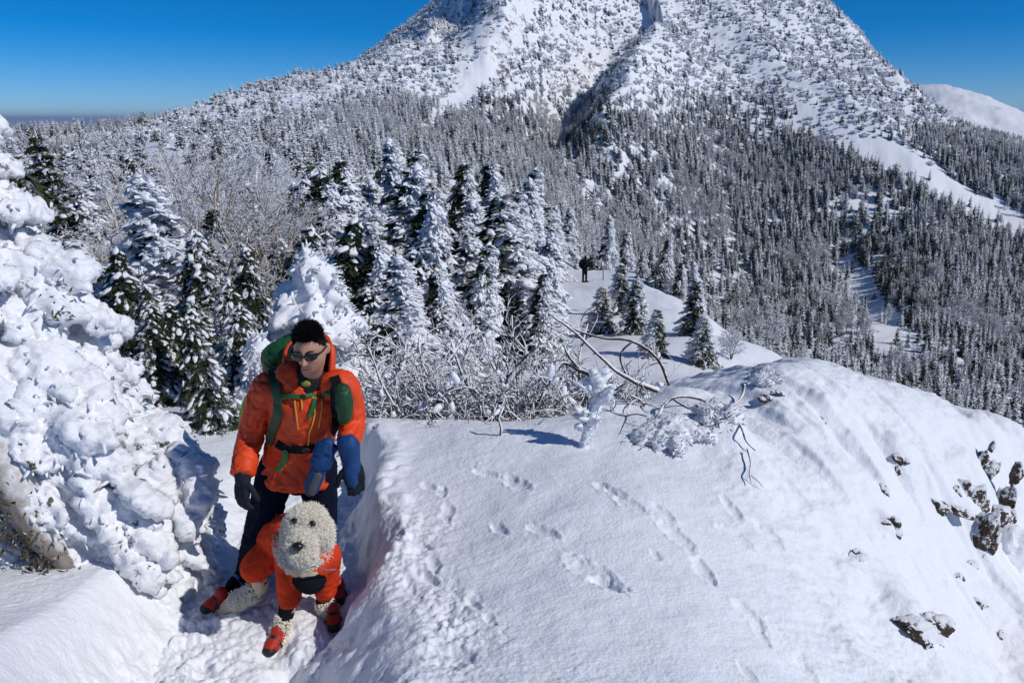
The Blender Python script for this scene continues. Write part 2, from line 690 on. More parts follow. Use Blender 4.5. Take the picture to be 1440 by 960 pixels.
def z_spurs(x, y):
    out = np.zeros(len(x))
    P = np.stack([x, y], -1)
    P = P + 9 * np.stack([fbm(P / 55., 4, 301), fbm(P / 55., 4, 302)], -1)
    for pl, h, wl, wr in SPURS:
        best = np.full(len(x), 1e9)
        side = np.zeros(len(x))
        tt = np.zeros(len(x))
        for i in range(len(pl) - 1):
            a, b = pl[i, :2], pl[i + 1, :2]
            ab = b - a
            L = np.linalg.norm(ab)
            u = np.clip(((P - a) @ ab) / L ** 2, 0, 1)
            q = P - (a + u[:, None] * ab)
            d = np.hypot(q[:, 0], q[:, 1])
            m = d < best
            best = np.where(m, d, best)
            side = np.where(m, q[:, 0], side)
            tt = np.where(m, (i + u) / (len(pl) - 1), tt)
        d = np.sqrt(best ** 2 + 9) - 3
        left = np.clip(1 - d / wl, 0, 1)
        left = left * (.75 + .25 * left) 
        prof = np.where(side < 0, left - .16 * np.exp(-((d - wl) / (.5 * wl)) ** 2) * (h > 10) * sstep(0, .4 * wl, d), np.exp(-(d / wr) ** 1.2))
        prof = prof - (.45 * np.exp(-(best / 90) ** 2) if h > 10 else 0)
        out += h * prof * sstep(-.1, .12, tt) * sstep(1.0, .6, tt)
    return out


PRINTS = []   # (x, y, rot, length, width, depth)
for px, py, ln in [(606, 684, .16), (622, 690, .15), (628, 722, .20), (850, 700, .17), (868, 708, .18), (884, 724, .22), (930, 728, .18), (957, 760, .24), (990, 800, .22),
                   (1032, 735, .22), (1028, 700, .2), (1060, 845, .2), (1075, 870, .14), (1140, 890, .15), (600, 818, .2), (612, 800, .16), (575, 830, .12), (665, 865, .11),
                   (690, 898, .11), (1052, 915, .12), (1080, 715, .16), (1090, 725, .16), (920, 788, .1), (840, 825, .30), (860, 838, .22), (690, 672, .22),
                   (722, 685, .26), (640, 930, .22), (615, 940, .2), (590, 765, .2), (560, 745, .2), (1165, 940, .14), (760, 760, .2), (700, 750, .16)]:
    p = onz(px, py, .40 if py < 900 else .5)
    PRINTS.append((p[0], p[1], rad(-30 + RNG.normal() * 16), ln * .60, ln * .28, 0.008 + ln * .085))


def edge_x(y):
    """right edge of the trodden trench"""
    return -.87 + .10 * np.sin(y * 1.9 + .6) + .05 * np.sin(y * 5.3) + .28 * sstep(2.9, 1.6, y) - .10 * sstep(4.6, 5.6, y)


def z_detail(x, y, z):
    r = np.hypot(x, y)
    P = np.stack([x, y], -1)
    near = r < 13
    out = z.copy()
    i = np.where(near)[0]
    if len(i):
        xx, yy, pp = x[i], y[i], P[i]
        zi = z[i]
        e = edge_x(yy) + .45 * sstep(3.65, 2.6, yy) + .10 * np.exp(-((yy - 3.45) / .4) ** 2) + .05 * gnoise(pp * 5, 3) + .025 * gnoise(pp * 13, 4)
        s = sstep(0, 1, (e - xx) / (.24 + .45 * sstep(3.45, 2.7, yy))) * sstep(5.9, 5.2, yy + .25 * gnoise(pp * 2, 9)) * sstep(1.0, 1.7, yy)
        s2 = s * sstep(-2.15, -1.75, xx)
        floor = .06 + .14 * sstep(3.0, 1.9, yy)
        leftz = .20 + .12 * gnoise(pp * 1.1, 21)
        zi = zi + (floor - zi) * s2
        # lip of thrown-up snow along the trench
        lip = (.35 + .65 * sstep(2.9, 3.5, yy)) * np.exp(-((xx - e - .06) / .09) ** 2) * sstep(5.6, 4.6, yy) * sstep(1.0, 2.0, yy)
        zi = zi + lip * (.02 + .06 * np.abs(gnoise(pp * 7, 12)))
        # bank bottom left
        bl = np.exp(-(((xx + 1.75) / .62) ** 2 + ((yy - 2.0) / .42) ** 2))
        zi = zi + .42 * bl
        # churned snow in the trench and on its right lip
        ch = np.maximum(s2, .75 * np.exp(-((xx - e - .12) / .26) ** 2) * sstep(4.3, 3.5, yy) * sstep(1.2, 2, yy))
        ch = ch * (.45 + .55 * sstep(-.2, .3, gnoise(pp * 1.7, 14)))
        nb = fbm(pp * 6.5, 5, 31, .62)
        zi = zi + ch * (.055 * nb + .05 * np.abs(fbm(pp * 12, 3, 41)) - .02)
        # boot holes in the trench
        for k in range(26):
            cx, cy = -1.25 + RNG2[k, 0] * .62, 1.9 + RNG2[k, 1] * 3.4
            q = np.exp(-(((xx - cx) / .07) ** 2 + ((yy - cy) / .13) ** 2))
            zi = zi - .07 * q * s2
        # gentle drift shapes, wind ripples and crust on the open snow
        op = (1 - s2)
        zi = zi + op * (.045 * fbm(pp * .8, 3, 51) + .012 * fbm(pp * 3.2, 3, 52))
        slope = sstep(.9, 2.2, xx)
        rot = np.stack([(xx * .80 + yy * .60), (-xx * .60 + yy * .80)], -1)
        zi = zi + op * (.0035 + .012 * slope) * fbm(rot * np.array([4.0, 11.0]) * .9, 4, 61, .6)
        zi = zi + .0032 * fbm(pp * 30, 2, 65) * (.4 + .9 * sstep(-.1, .5, gnoise(pp * 1.3, 66)))
        zi = zi + slope * .011 * fbm(rot * np.array([9., 17.]), 3, 67, .6) * (.5 + .8 * sstep(-.2, .4, gnoise(pp * 1.1, 68)))
        # runnels down the right slope
        rn = fbm(rot * np.array([3.4, .7]), 3, 71)
        zi = zi - slope * .15 * np.clip(rn - .12, 0, 1)
        zi = zi + slope * .13 * fbm(rot * np.array([1.3, .9]), 4, 77)
        for (cx, cy, a, ln, wd, dp) in PRINTS:
            dx, dy = xx - cx, yy - cy
            m = (np.abs(dx) < .5) & (np.abs(dy) < .5)
            if not m.any():
                continue
            dx, dy = dx[m], dy[m]
            q_ = np.stack([dx, dy], -1)
            wob = .5 * fbm(q_ * 16 + cx * 7, 3, 5)
            tot = np.zeros(len(dx))
            rim = np.zeros(len(dx))
            for k in range(3):
                ou, ov = (k - 1) * ln * .32, (((cx * 37 + k * 13.7) % 1) - .5) * wd * .6
                u = dx * math.sin(a) + dy * math.cos(a) - ou
                v = dx * math.cos(a) - dy * math.sin(a) - ov
                sk = .42 + .30 * ((cx * 91 + k * 7.3) % 1)
                d2 = ((u / (ln * sk)) ** 2 + (v / (wd * sk)) ** 2) * (1 + wob)
                tot = np.maximum(tot, (.5 + .5 * ((cx * 53 + k * 3.1) % 1)) * np.exp(-np.abs(d2) ** 1.5))
                rim = np.maximum(rim, np.exp(-((np.sqrt(np.abs(d2)) - 1.3) / .3) ** 2))
            zi[m] += -dp * tot + dp * .4 * rim * (tot < .3) * (.4 + gnoise(q_ * 30 + cx, 6))
        for (px, py, w_, h_) in ROCKS:
            c = _rock_xy(px, py)
            dep = math.hypot(c[0], c[1]) * 1.1
            rr_ = .5 * max(w_, h_) * dep / FPX
            dx, dy = xx - c[0], yy - c[1]
            m = (np.abs(dx) < 3 * rr_) & (np.abs(dy) < 3 * rr_)
            if m.any():
                zi[m] += rr_ * .75 * np.exp(-(((dx[m] - .35 * rr_) / (1.25 * rr_)) ** 2 + ((dy[m] - .9 * rr_) / (1.1 * rr_)) ** 2))
        # snow humps: over the buried bush at the crest and the little mound beside it
        for (px, py, Y, hh, wx, wy) in [(1090, 545, 6.2, .05, .34, .22), (955, 560, 5.95, .08, .28, .16), (1010, 640, 5.05, .12, .22, .18), (850, 575, 5.55, .08, .25, .12)]:
            c = at(px, py, Y)
            zi = zi + hh * np.exp(-(((xx - c[0]) / wx) ** 2 + ((yy - c[1]) / wy) ** 2) ** 1.3)
        f = sstep(13, 9, r[i])
        out[i] = z[i] + (zi - z[i]) * f
    # middle and far roughness
    m = r > 8
    j = np.where(m)[0]
    pj = P[j]
    rj = r[j]
    add = sstep(8, 20, rj) * (.22 * fbm(pj * .25, 4, 81) + .06 * fbm(pj * 1.1, 3, 82)) * sstep(2000, 200, rj)
    mt = sstep(120, 260, rj) * sstep(6000, 2500, rj)
    add += mt * (5.0 * fbm(pj / 46., 5, 91, .52) + 1.5 * fbm(pj / 9., 3, 92)) * (.35 + .65 * sstep(-30, 25, z[j])) * (.12 + .88 * sstep(-.55, -.40, x[j] / np.maximum(y[j], 1)))
    ff = sstep(900, 1500, rj) * sstep(6000, 2500, rj)
    add += ff * 34 * fbm(pj / 260., 5, 93, .5)
    add += sstep(150, 220, rj) * sstep(1100, 800, rj) * z_spurs(x[j], y[j])
    out[j] += add
    return out


ROCKS = [(1160, 592, 20, 14), (1243, 690, 26, 22), (1264, 664, 34, 24), (1318, 712, 48, 24), (1258, 746, 34, 24), (1207, 786, 38, 26), (1383, 655, 22, 44), (1374, 752, 30, 64),
         (1370, 705, 44, 52), (1345, 813, 24, 20), (1380, 856, 30, 28), (1296, 895, 88, 44), (1345, 690, 22, 20)]


def _rock_xy(px, py):
    # rough place on the flank, good enough for the drift behind the rock
    z = float(np.interp(px, [1150, 1250, 1350, 1440], [.3, -.1, -.55, -.95]))
    return onz(px, py, z)[:2]


RNG2 = np.random.default_rng(5).random((64, 2))


def height(x, y):
    x, y = np.atleast_1d(np.asarray(x, float)), np.atleast_1d(np.asarray(y, float))
    return z_detail(x, y, z_base(x, y))


def build_terrain():
    v = np.concatenate([np.linspace(math.log(.6), math.log(1.7), 40)[:-1], np.linspace(math.log(1.7), math.log(9), 620)[:-1],
                        np.linspace(math.log(9), math.log(120), 170)[:-1], np.linspace(math.log(120), math.log(1100), 330)[:-1],
                        np.linspace(math.log(1100), math.log(3600), 110)[:-1], np.linspace(math.log(3600), math.log(90000), 30)])
    inner = np.linspace(-42, 42, 760)
    az = np.concatenate([np.linspace(-180, -42, 60)[:-1], inner, np.linspace(42, 180, 60)[1:]])
    az = np.radians(az)[:-1]                       # closed ring
    R = np.exp(v)
    A_, R_ = np.meshgrid(az, R)
    x, y = (R_ * np.sin(A_)).ravel(), (R_ * np.cos(A_)).ravel()
    z = height(x, y)
    nr, na = len(R), len(az)
    V = np.stack([x, y, z], -1)
    i = np.arange(nr - 1)[:, None] * na
    a = np.arange(na)[None]
    b = (a + 1) % na
    Q = np.stack([i + a, i + b, i + na + b, i + na + a], -1).reshape(-1, 4)
    V = np.concatenate([V, [[0, 0, float(z[:na].mean())]]])
    T = np.stack([np.full(na, len(V) - 1), b[0], a[0]], 1)
    me = make_mesh('ground', V, [Q[:, ::-1], T[:, ::-1]], [M_TERR], None, True)
    o = link('ground', me)
    tag(o, 'snow covered ridge, valley and mountain ground', None, None, 'structure')
    return o


GROUND = build_terrain()
# ------------------------------------------------------------------ trees
Z3 = np.array([0, 0, 1.0])


def fir(seed, H=4.0, R=1.1, nbr=90, ntw=9, nbl=7, bl=.16, bw=.035, droop=.55, up=.15, rime=.45, pads=60, pad=.10, bare=0.03, wind=.25, leaf=None,
        mass=0, trunk_rime=0, sub=1):
    """returns (trunk mesh, crown mesh) of one conifer with rime on its sprays"""
    g = np.random.default_rng(seed)
    t = bare + (1 - bare) * (np.arange(nbr) + g.random(nbr)) / nbr
    az = np.arange(nbr) * 2.39996 + g.normal(0, .35, nbr)
    L = R * (1.02 - t) ** .8 * (.65 + .55 * g.random(nbr)) + .05
    d = np.stack([np.cos(az), np.sin(az), 0 * az], -1)
    base = np.stack([0 * t, 0 * t, H * t * .97], -1)
    dr = droop * (.7 + .6 * g.random(nbr))

    def P(s, i):
        return base[i] + d[i] * (L[i] * s)[:, None] + Z3 * ((up * s - dr[i] * s * s) * L[i])[:, None]

    def T(s, i):
        return nrm(d[i] + Z3 * (up - 2 * dr[i] * s)[:, None])
    mb = MB()
    # twigs
    i = np.repeat(np.arange(nbr), ntw)
    s = np.clip(np.tile((np.arange(ntw) + .7) / ntw, nbr) + g.normal(0, .05, len(i)), .12, 1)
    sd = np.where(np.arange(len(i)) % 2, 1.0, -1.0)
    tp, tt = P(s, i), T(s, i)
    side = nrm(np.cross(tt, Z3)) * sd[:, None]
    td = nrm(tt * .75 + side * (.75 + .3 * g.random(len(i)))[:, None] - Z3 * (.05 + .5 * g.random(len(i)) * droop)[:, None])
    tl = L[i] * (.50 - .30 * s) * (.7 + .6 * g.random(len(i)))
    # blades along twigs
    j = np.repeat(np.arange(len(i)), nbl)
    u = np.tile((np.arange(nbl) + .5) / nbl, len(i))
    bp = tp[j] + td[j] * (tl[j] * u)[:, None] - Z3 * (.18 * tl[j] * u * u)[:, None]
    sd2 = np.where(np.arange(len(j)) % 2, 1.0, -1.0)
    bs = nrm(np.cross(td[j], Z3)) * sd2[:, None]
    k = len(j)
    bd = nrm(td[j] * .8 + bs * .65 + g.normal(0, .28, (k, 3)) - Z3 * .18)
    bn = nrm(Z3 + g.normal(0, .45, (k, 3)))
    bL = bl * (.6 + .8 * g.random(k))
    wv = d[i][j] @ np.array([.85, -.5, 0])
    out_ = s[j]
    cl = gnoise(bp * 2.2 / max(.3, R) + seed * 3.1, 8)           # clumps of ice and clumps of bare needles
    r = rime + .30 * (out_ - .5) + wind * wv + .30 * cl + .12 * g.random(k) + .10 * (t[i][j] - .4)
    V, F = blades(bp, bd, bn, bL, bw * (.7 + .6 * g.random(k)) * (1 + .8 * np.clip(r - .4, 0, .6)))
    mb.add(V, F, 0, np.repeat(r, 2), False)
    # spine sprays along branch
    i2 = np.repeat(np.arange(nbr), 4)
    s2 = np.tile(np.array([.1, .35, .6, .85]), nbr)
    V, F = blades(P(s2, i2), T(s2, i2), np.tile(Z3, (len(i2), 1)), L[i2] * .35, L[i2] * .05)
    mb.add(V, F, 0, np.repeat(rime + .2 * g.random(len(i2)), 2), False)
    if pads:
        i3 = g.integers(0, nbr, pads)
        s3 = .25 + .75 * g.random(pads)
        sz = pad * (.5 + g.random(pads)) * (.5 + L[i3] / R * .7)
        V, F = lumps(P(s3, i3) + Z3 * (sz * .25)[:, None], np.stack([sz * (1.3 + .9 * g.random(pads)), sz * (.6 + .5 * g.random(pads)), sz * .45], -1), nrm(T(s3, i3) + g.normal(0, .25, (pads, 3))), sub, .6, seed, 1.7)
        mb.add(V, F, 1, 1.0, True)
    if mass:
        # ice plastered on the windward side of every tier
        w_ = np.array([.85, -.5, 0])
        pr = np.clip(.35 + .65 * (d @ w_), .03, 1)
        i4 = g.choice(nbr, mass, p=pr / pr.sum())
        s4 = g.random(mass) ** .8
        c = P(s4, i4)
        dd = nrm(T(s4, i4) + w_ * .5 + g.normal(0, .2, (mass, 3)))
        sz = pad * (.4 + .8 * g.random(mass))
        V, F = lumps(c, np.stack([sz * 1.7, sz * .6, sz * .6], -1), dd, sub, .35, seed + 1)
        mb.add(V, F, 1, 1.0, True)
    if trunk_rime:
        n = trunk_rime
        h = H * (.15 + .85 * g.random(n))
        sz = pad * (.5 + .7 * g.random(n)) * (1.15 - h / H)
        c = np.stack([.03 + .5 * sz, -.03 - .2 * sz, h], -1)
        V, F = lumps(c, np.stack([sz * .7, sz * .6, sz * 1.5], -1), None, sub, .4, seed + 2)
        mb.add(V, F, 1, 1.0, True)
    cm = mb.mesh('crown', [leaf or M_LEAF, M_SNOW])
    z = np.linspace(0, H, 9)
    rr = np.maximum(.022 * H * (1 - z / H), .006)
    pts = np.stack([.02 * H * np.sin(z * 1.1 + seed), .015 * H * np.cos(z * .9 + seed), z], -1)
    pts[:, :2] -= pts[0, :2]
    pts[:, :2] *= .35
    V, F = tube(pts, rr, 7)
    tb = MB()
    tb.add(V, F, 0, 0)
    # branch wood
    s5 = np.linspace(0, .9, 4)
    for a_, b_ in zip(s5[:-1], s5[1:]):
        ii = np.arange(nbr)
        V, F = sticks(P(np.full(nbr, a_), ii), P(np.full(nbr, b_), ii), .008 * L / max(R, .1) + .003, .005 * L / max(R, .1) + .002, 3)
        tb.add(V, F, 0, 0)
    return tb.mesh('trunk', [M_BARK]), cm


def bare_tree(seed, H=4.0, spread=.55, lv=(9, 6, 6, 4), lean=(0, 0), rime=.5, trunk_mat=None, fork=1, tw=.006, curl=.25):
    """leafless tree, limbs brown, every twig furred with rime"""
    g = np.random.default_rng(seed)
    tb, cb = MB(), MB()
    segsA, segsD, segsL = [], [], []
    roots = []
    for f in range(fork):
        a = g.random() * 6.28
        top = np.array([lean[0] + math.cos(a) * .16 * H * (fork > 1), lean[1] + math.sin(a) * .16 * H * (fork > 1), H * .78 * (1 - .15 * f)])
        n = 9
        u = np.linspace(0, 1, n)
        pts = top * u[:, None] + np.cumsum(g.normal(0, .016 * H, (n, 3)), 0) * u[:, None] * np.array([1, 1, .2])
        rr = (.030 * H * (1 - .82 * u)) / (1 + .3 * (fork > 1))
        V, F = tube(pts, rr, 7)
        tb.add(V, F, 0, 0)
        roots.append((pts, rr))
    # limbs
    A, D, L, R0 = [], [], [], []
    for pts, rr in roots:
        for k in range(lv[0]):
            u = .22 + .76 * (k + g.random()) / lv[0]
            x = u * (len(pts) - 1)
            q = int(min(x, len(pts) - 2))
            p = pts[q] + (pts[q + 1] - pts[q]) * (x - q)
            a = k * 2.4 + g.normal(0, .5)
            dv = nrm(np.array([math.cos(a) * spread, math.sin(a) * spread, .75 - .35 * (1 - u)]))
            A.append(p); D.append(dv); L.append(H * (.42 - .22 * u) * (.75 + .5 * g.random())); R0.append(max(.35 * rr[q], .006))
    A, D, L, R0 = np.array(A), np.array(D), np.array(L), np.array(R0)
    ns = 5
    for li, nk in enumerate(list(lv[1:]) + [0]):
        N = len(A)
        # each member as a bent chain
        P_ = [A]
        d = D.copy()
        Ts = [d]
        for q in range(ns):
            d = nrm(d + g.normal(0, curl, (N, 3)) * .55 + Z3 * (.06 if li < 1 else -.03))
            P_.append(P_[-1] + d * (L / ns)[:, None])
            Ts.append(d)
        for q in range(ns):
            r0 = R0 * (1 - .75 * q / ns)
            r1 = R0 * (1 - .75 * (q + 1) / ns)
            V, F = sticks(P_[q], P_[q + 1], r0, r1, 4 if li == 0 else 3)
            if li <= 1:
                tb.add(V, F, 0, 0)
            else:
                at_ = np.repeat(rime + .25 * g.random(N), 3)
                cb.add(V, F, 0, at_, True)
        if not nk:
            break
        Pm, Tm = np.stack(P_, 1), np.stack(Ts, 1)
        i = np.repeat(np.arange(N), nk)
        u = (.2 + .8 * (np.tile(np.arange(nk), N) + g.random(N * nk)) / nk) * ns
        q = np.minimum(u.astype(int), ns - 1)
        f = (u - q)[:, None]
        A2 = Pm[i, q] * (1 - f) + Pm[i, q + 1] * f
        T2 = Tm[i, q]
        U, W = frames(T2)
        th = g.random(len(i)) * 6.28
        sp = .75 + .35 * g.random(len(i))
        D2 = nrm(T2 * np.cos(sp)[:, None] + (U * np.cos(th)[:, None] + W * np.sin(th)[:, None]) * np.sin(sp)[:, None] + Z3 * .12)
        L2 = L[i] * (.5 - .22 * u / ns) * (.7 + .6 * g.random(len(i)))
        A, D, L = A2, D2, L2
        R0 = np.maximum(R0[i] * .5, tw * (1 if li < 1 else .9))
    return tb.mesh('trunk', [trunk_mat or M_BIRCH]), cb.mesh('crown', [M_TWIGF])


def far_fir(seed, slim=1.0, rime=.42):
    g = np.random.default_rng(seed)
    mb = MB()
    nt_ = 15
    C, D, Nn, L, Wd, A = [], [], [], [], [], []
    for k in range(nt_):
        t = (k + .2) / nt_
        n = 7 if k < 9 else 5
        r = .20 * slim * (1 - t) ** .75 * (.8 + .4 * g.random()) + .012
        for b in range(n):
            a = b * 2 * PI / n + k * .8 + g.normal(0, .25)
            rr = r * (.65 + .6 * g.random())
            dv = np.array([math.cos(a), math.sin(a), .25 - .75 * g.random()])
            C.append([0, 0, t * .97 + .02]); D.append(dv); Nn.append(nrm(np.array([g.normal(0, .4), g.normal(0, .4), 1])))
            L.append(rr * 1.15); Wd.append(rr * .34)
            A.append(rime + .2 * (dv[0] * .85 - dv[1] * .5) + .22 * g.normal() + .22 * (t - .4))
    C, D, Nn = map(np.array, (C, D, Nn))
    V, F = blades(C, D, Nn, np.array(L), np.array(Wd), .5)
    mb.add(V, F, 0, np.repeat(A, 2), False)
    # rime caught on the outer tips
    m = 46 if rime > .3 else 18
    t = g.random(m) ** 1.1
    a = g.normal(-.45, 1.1, m)
    r = .20 * slim * (1 - t) ** .75 * (.35 + .6 * g.random(m))
    c = np.stack([np.cos(a) * r, np.sin(a) * r, t * .93 + .05 - r * .2], -1)
    sz = .034 * (1.05 - t) * (.6 + .7 * g.random(m))
    V, F = lumps(c, np.stack([sz * 1.2, sz, sz * .9], -1), None, 1, .3, seed)
    mb.add(V, F, 1, 1.0, False)
    V, F = tube([[0, 0, 0], [0, 0, .5], [0, 0, 1]], [.014, .010, .003], 5)
    mb.add(V, F, 2, 0)
    return mb.mesh('far_fir', [M_LEAF, M_SNOW, M_BARK])


def far_bare(seed):
    g = np.random.default_rng(seed)
    mb = MB()
    n = 46
    t = .2 + .75 * g.random(n)
    a = g.random(n) * 6.28
    A = np.stack([0 * t, 0 * t, t * .9], -1)
    l = .30 * (1.1 - t * .7) * (.5 + .6 * g.random(n))
    d = nrm(np.stack([np.cos(a), np.sin(a), .7 + g.normal(0, .3, n)], -1))
    B = A + d * l[:, None]
    V, F = sticks(A, B, .010, .006)
    mb.add(V, F, 0, np.repeat(.42 + .3 * g.random(n), 3))
    i = np.repeat(np.arange(n), 5)
    u = g.random(len(i))
    A2 = A[i] + d[i] * (l[i] * u)[:, None]
    d2 = nrm(d[i] + g.normal(0, .7, (len(i), 3)))
    V, F = sticks(A2, A2 + d2 * (l[i] * .45)[:, None], .007, .004)
    mb.add(V, F, 0, np.repeat(.45 + .35 * g.random(len(i)), 3))
    V, F = tube([[0, 0, 0], [.01, 0, .5], [0, 0, .95]], [.014, .010, .004], 5)
    mb.add(V, F, 1, 0)
    return mb.mesh('far_bare', [M_TWIGF, M_BARK])


def scrub_bush(seed, rime=.55):
    """low creeping pine or rock rib, mostly buried in rime"""
    g = np.random.default_rng(seed)
    mb = MB()
    n = 26
    a = g.random(n) * 6.28
    r = np.sqrt(g.random(n)) * .8
    c = np.stack([np.cos(a) * r, np.sin(a) * r, -.05 + .75 * (1 - r) * g.random(n)], -1)
    sz = .16 + .18 * g.random(n)
    V, F = lumps(c, np.stack([sz, sz, sz * 1.05], -1), None, 1, .5, seed)
    mb.add(V, F, 1, 1.0, False)
    m = 60
    a = g.random(m) * 6.28
    r = np.sqrt(g.random(m)) * .95
    c = np.stack([np.cos(a) * r, np.sin(a) * r, .1 + .45 * (1 - r) * g.random(m)], -1)
    d = nrm(np.stack([np.cos(a), np.sin(a), .5 * g.random(m)], -1))
    V, F = blades(c, d, nrm(Z3 + g.normal(0, .8, (m, 3))), .42, .12)
    mb.add(V, F, 0, np.repeat(rime - .15 + .4 * g.random(m), 2), False)
    return mb.mesh('scrub', [M_LEAF, M_SNOW])


# ---- the forest on the mountain: one mass of thousands of trees
def in_poly(px, py, poly):
    poly = np.array(poly, float)
    c = np.zeros(len(px), bool)
    j = len(poly) - 1
    for i in range(len(poly)):
        xi, yi, xj, yj = *poly[i], *poly[j]
        m = ((yi > py) != (yj > py)) & (px < (xj - xi) * (py - yi) / (yj - yi + 1e-9) + xi)
        c ^= m
        j = i
    return c


def scatter_object(name, label, pts, scl, rot, idx, protos):
    me = bpy.data.meshes.new(name)
    me.vertices.add(len(pts))
    me.vertices.foreach_set('co', np.asarray(pts, np.float32).ravel())
    for k, v, ty in (('scl', scl, 'FLOAT'), ('rotz', rot, 'FLOAT'), ('pick', idx, 'INT')):
        a = me.attributes.new(k, ty, 'POINT')
        a.data.foreach_set('value', np.asarray(v, np.float32 if ty == 'FLOAT' else np.int32))
    o = link(name, me)
    tag(o, label, None, None, 'stuff')
    pc = bpy.data.collections.new(name + '_kinds')
    for i, p in enumerate(protos):
        q = bpy.data.objects.new('%s_kind_%02d' % (name, i), p)
        pc.objects.link(q)
    ng = bpy.data.node_groups.new(name + '_scatter', 'GeometryNodeTree')
    ng.interface.new_socket('Geometry', in_out='INPUT', socket_type='NodeSocketGeometry')
    ng.interface.new_socket('Geometry', in_out='OUTPUT', socket_type='NodeSocketGeometry')
    gi, go = ng.nodes.new('NodeGroupInput'), ng.nodes.new('NodeGroupOutput')
    mp = ng.nodes.new('GeometryNodeMeshToPoints')
    io = ng.nodes.new('GeometryNodeInstanceOnPoints')
    ci = ng.nodes.new('GeometryNodeCollectionInfo')
    ci.inputs['Collection'].default_value = pc
    ci.inputs['Separate Children'].default_value = True
    ci.inputs['Reset Children'].default_value = True
    io.inputs['Pick Instance'].default_value = True

    def na(n, t):
        x = ng.nodes.new('GeometryNodeInputNamedAttribute')
        x.data_type = t
        x.inputs['Name'].default_value = n
        return x.outputs['Attribute']
    cx = ng.nodes.new('ShaderNodeCombineXYZ')
    ng.links.new(na('rotz', 'FLOAT'), cx.inputs[2])
    L = ng.links.new
    L(gi.outputs[0], mp.inputs[0])
    L(mp.outputs[0], io.inputs['Points'])
    L(ci.outputs[0], io.inputs['Instance'])
    L(na('pick', 'INT'), io.inputs['Instance Index'])
    L(cx.outputs[0], io.inputs['Rotation'])
    L(na('scl', 'FLOAT'), io.inputs['Scale'])
    L(io.outputs[0], go.inputs[0])
    md = o.modifiers.new('scatter', 'NODES')
    md.node_group = ng
    return o


def cand(r0, r1, a0, a1, n, g):
    r = np.sqrt(r0 ** 2 + (r1 ** 2 - r0 ** 2) * g.random(n))
    a = np.radians(a0 + (a1 - a0) * g.random(n))
    x, y = r * np.sin(a), r * np.cos(a)
    return x, y


STRIP = [(1095, 110), (1150, 120), (1210, 175), (1290, 215), (1360, 265), (1445, 300), (1460, 345), (1400, 325), (1330, 285), (1260, 245), (1200, 215), (1130, 165)]
GULLY = [(1165, 365), (1205, 355), (1245, 420), (1300, 490), (1300, 515), (1240, 495), (1195, 430)]
GULLY2 = [(735, -30), (775, -30), (740, 40), (690, 110), (640, 165), (600, 200), (585, 185), (650, 110), (700, 40)]


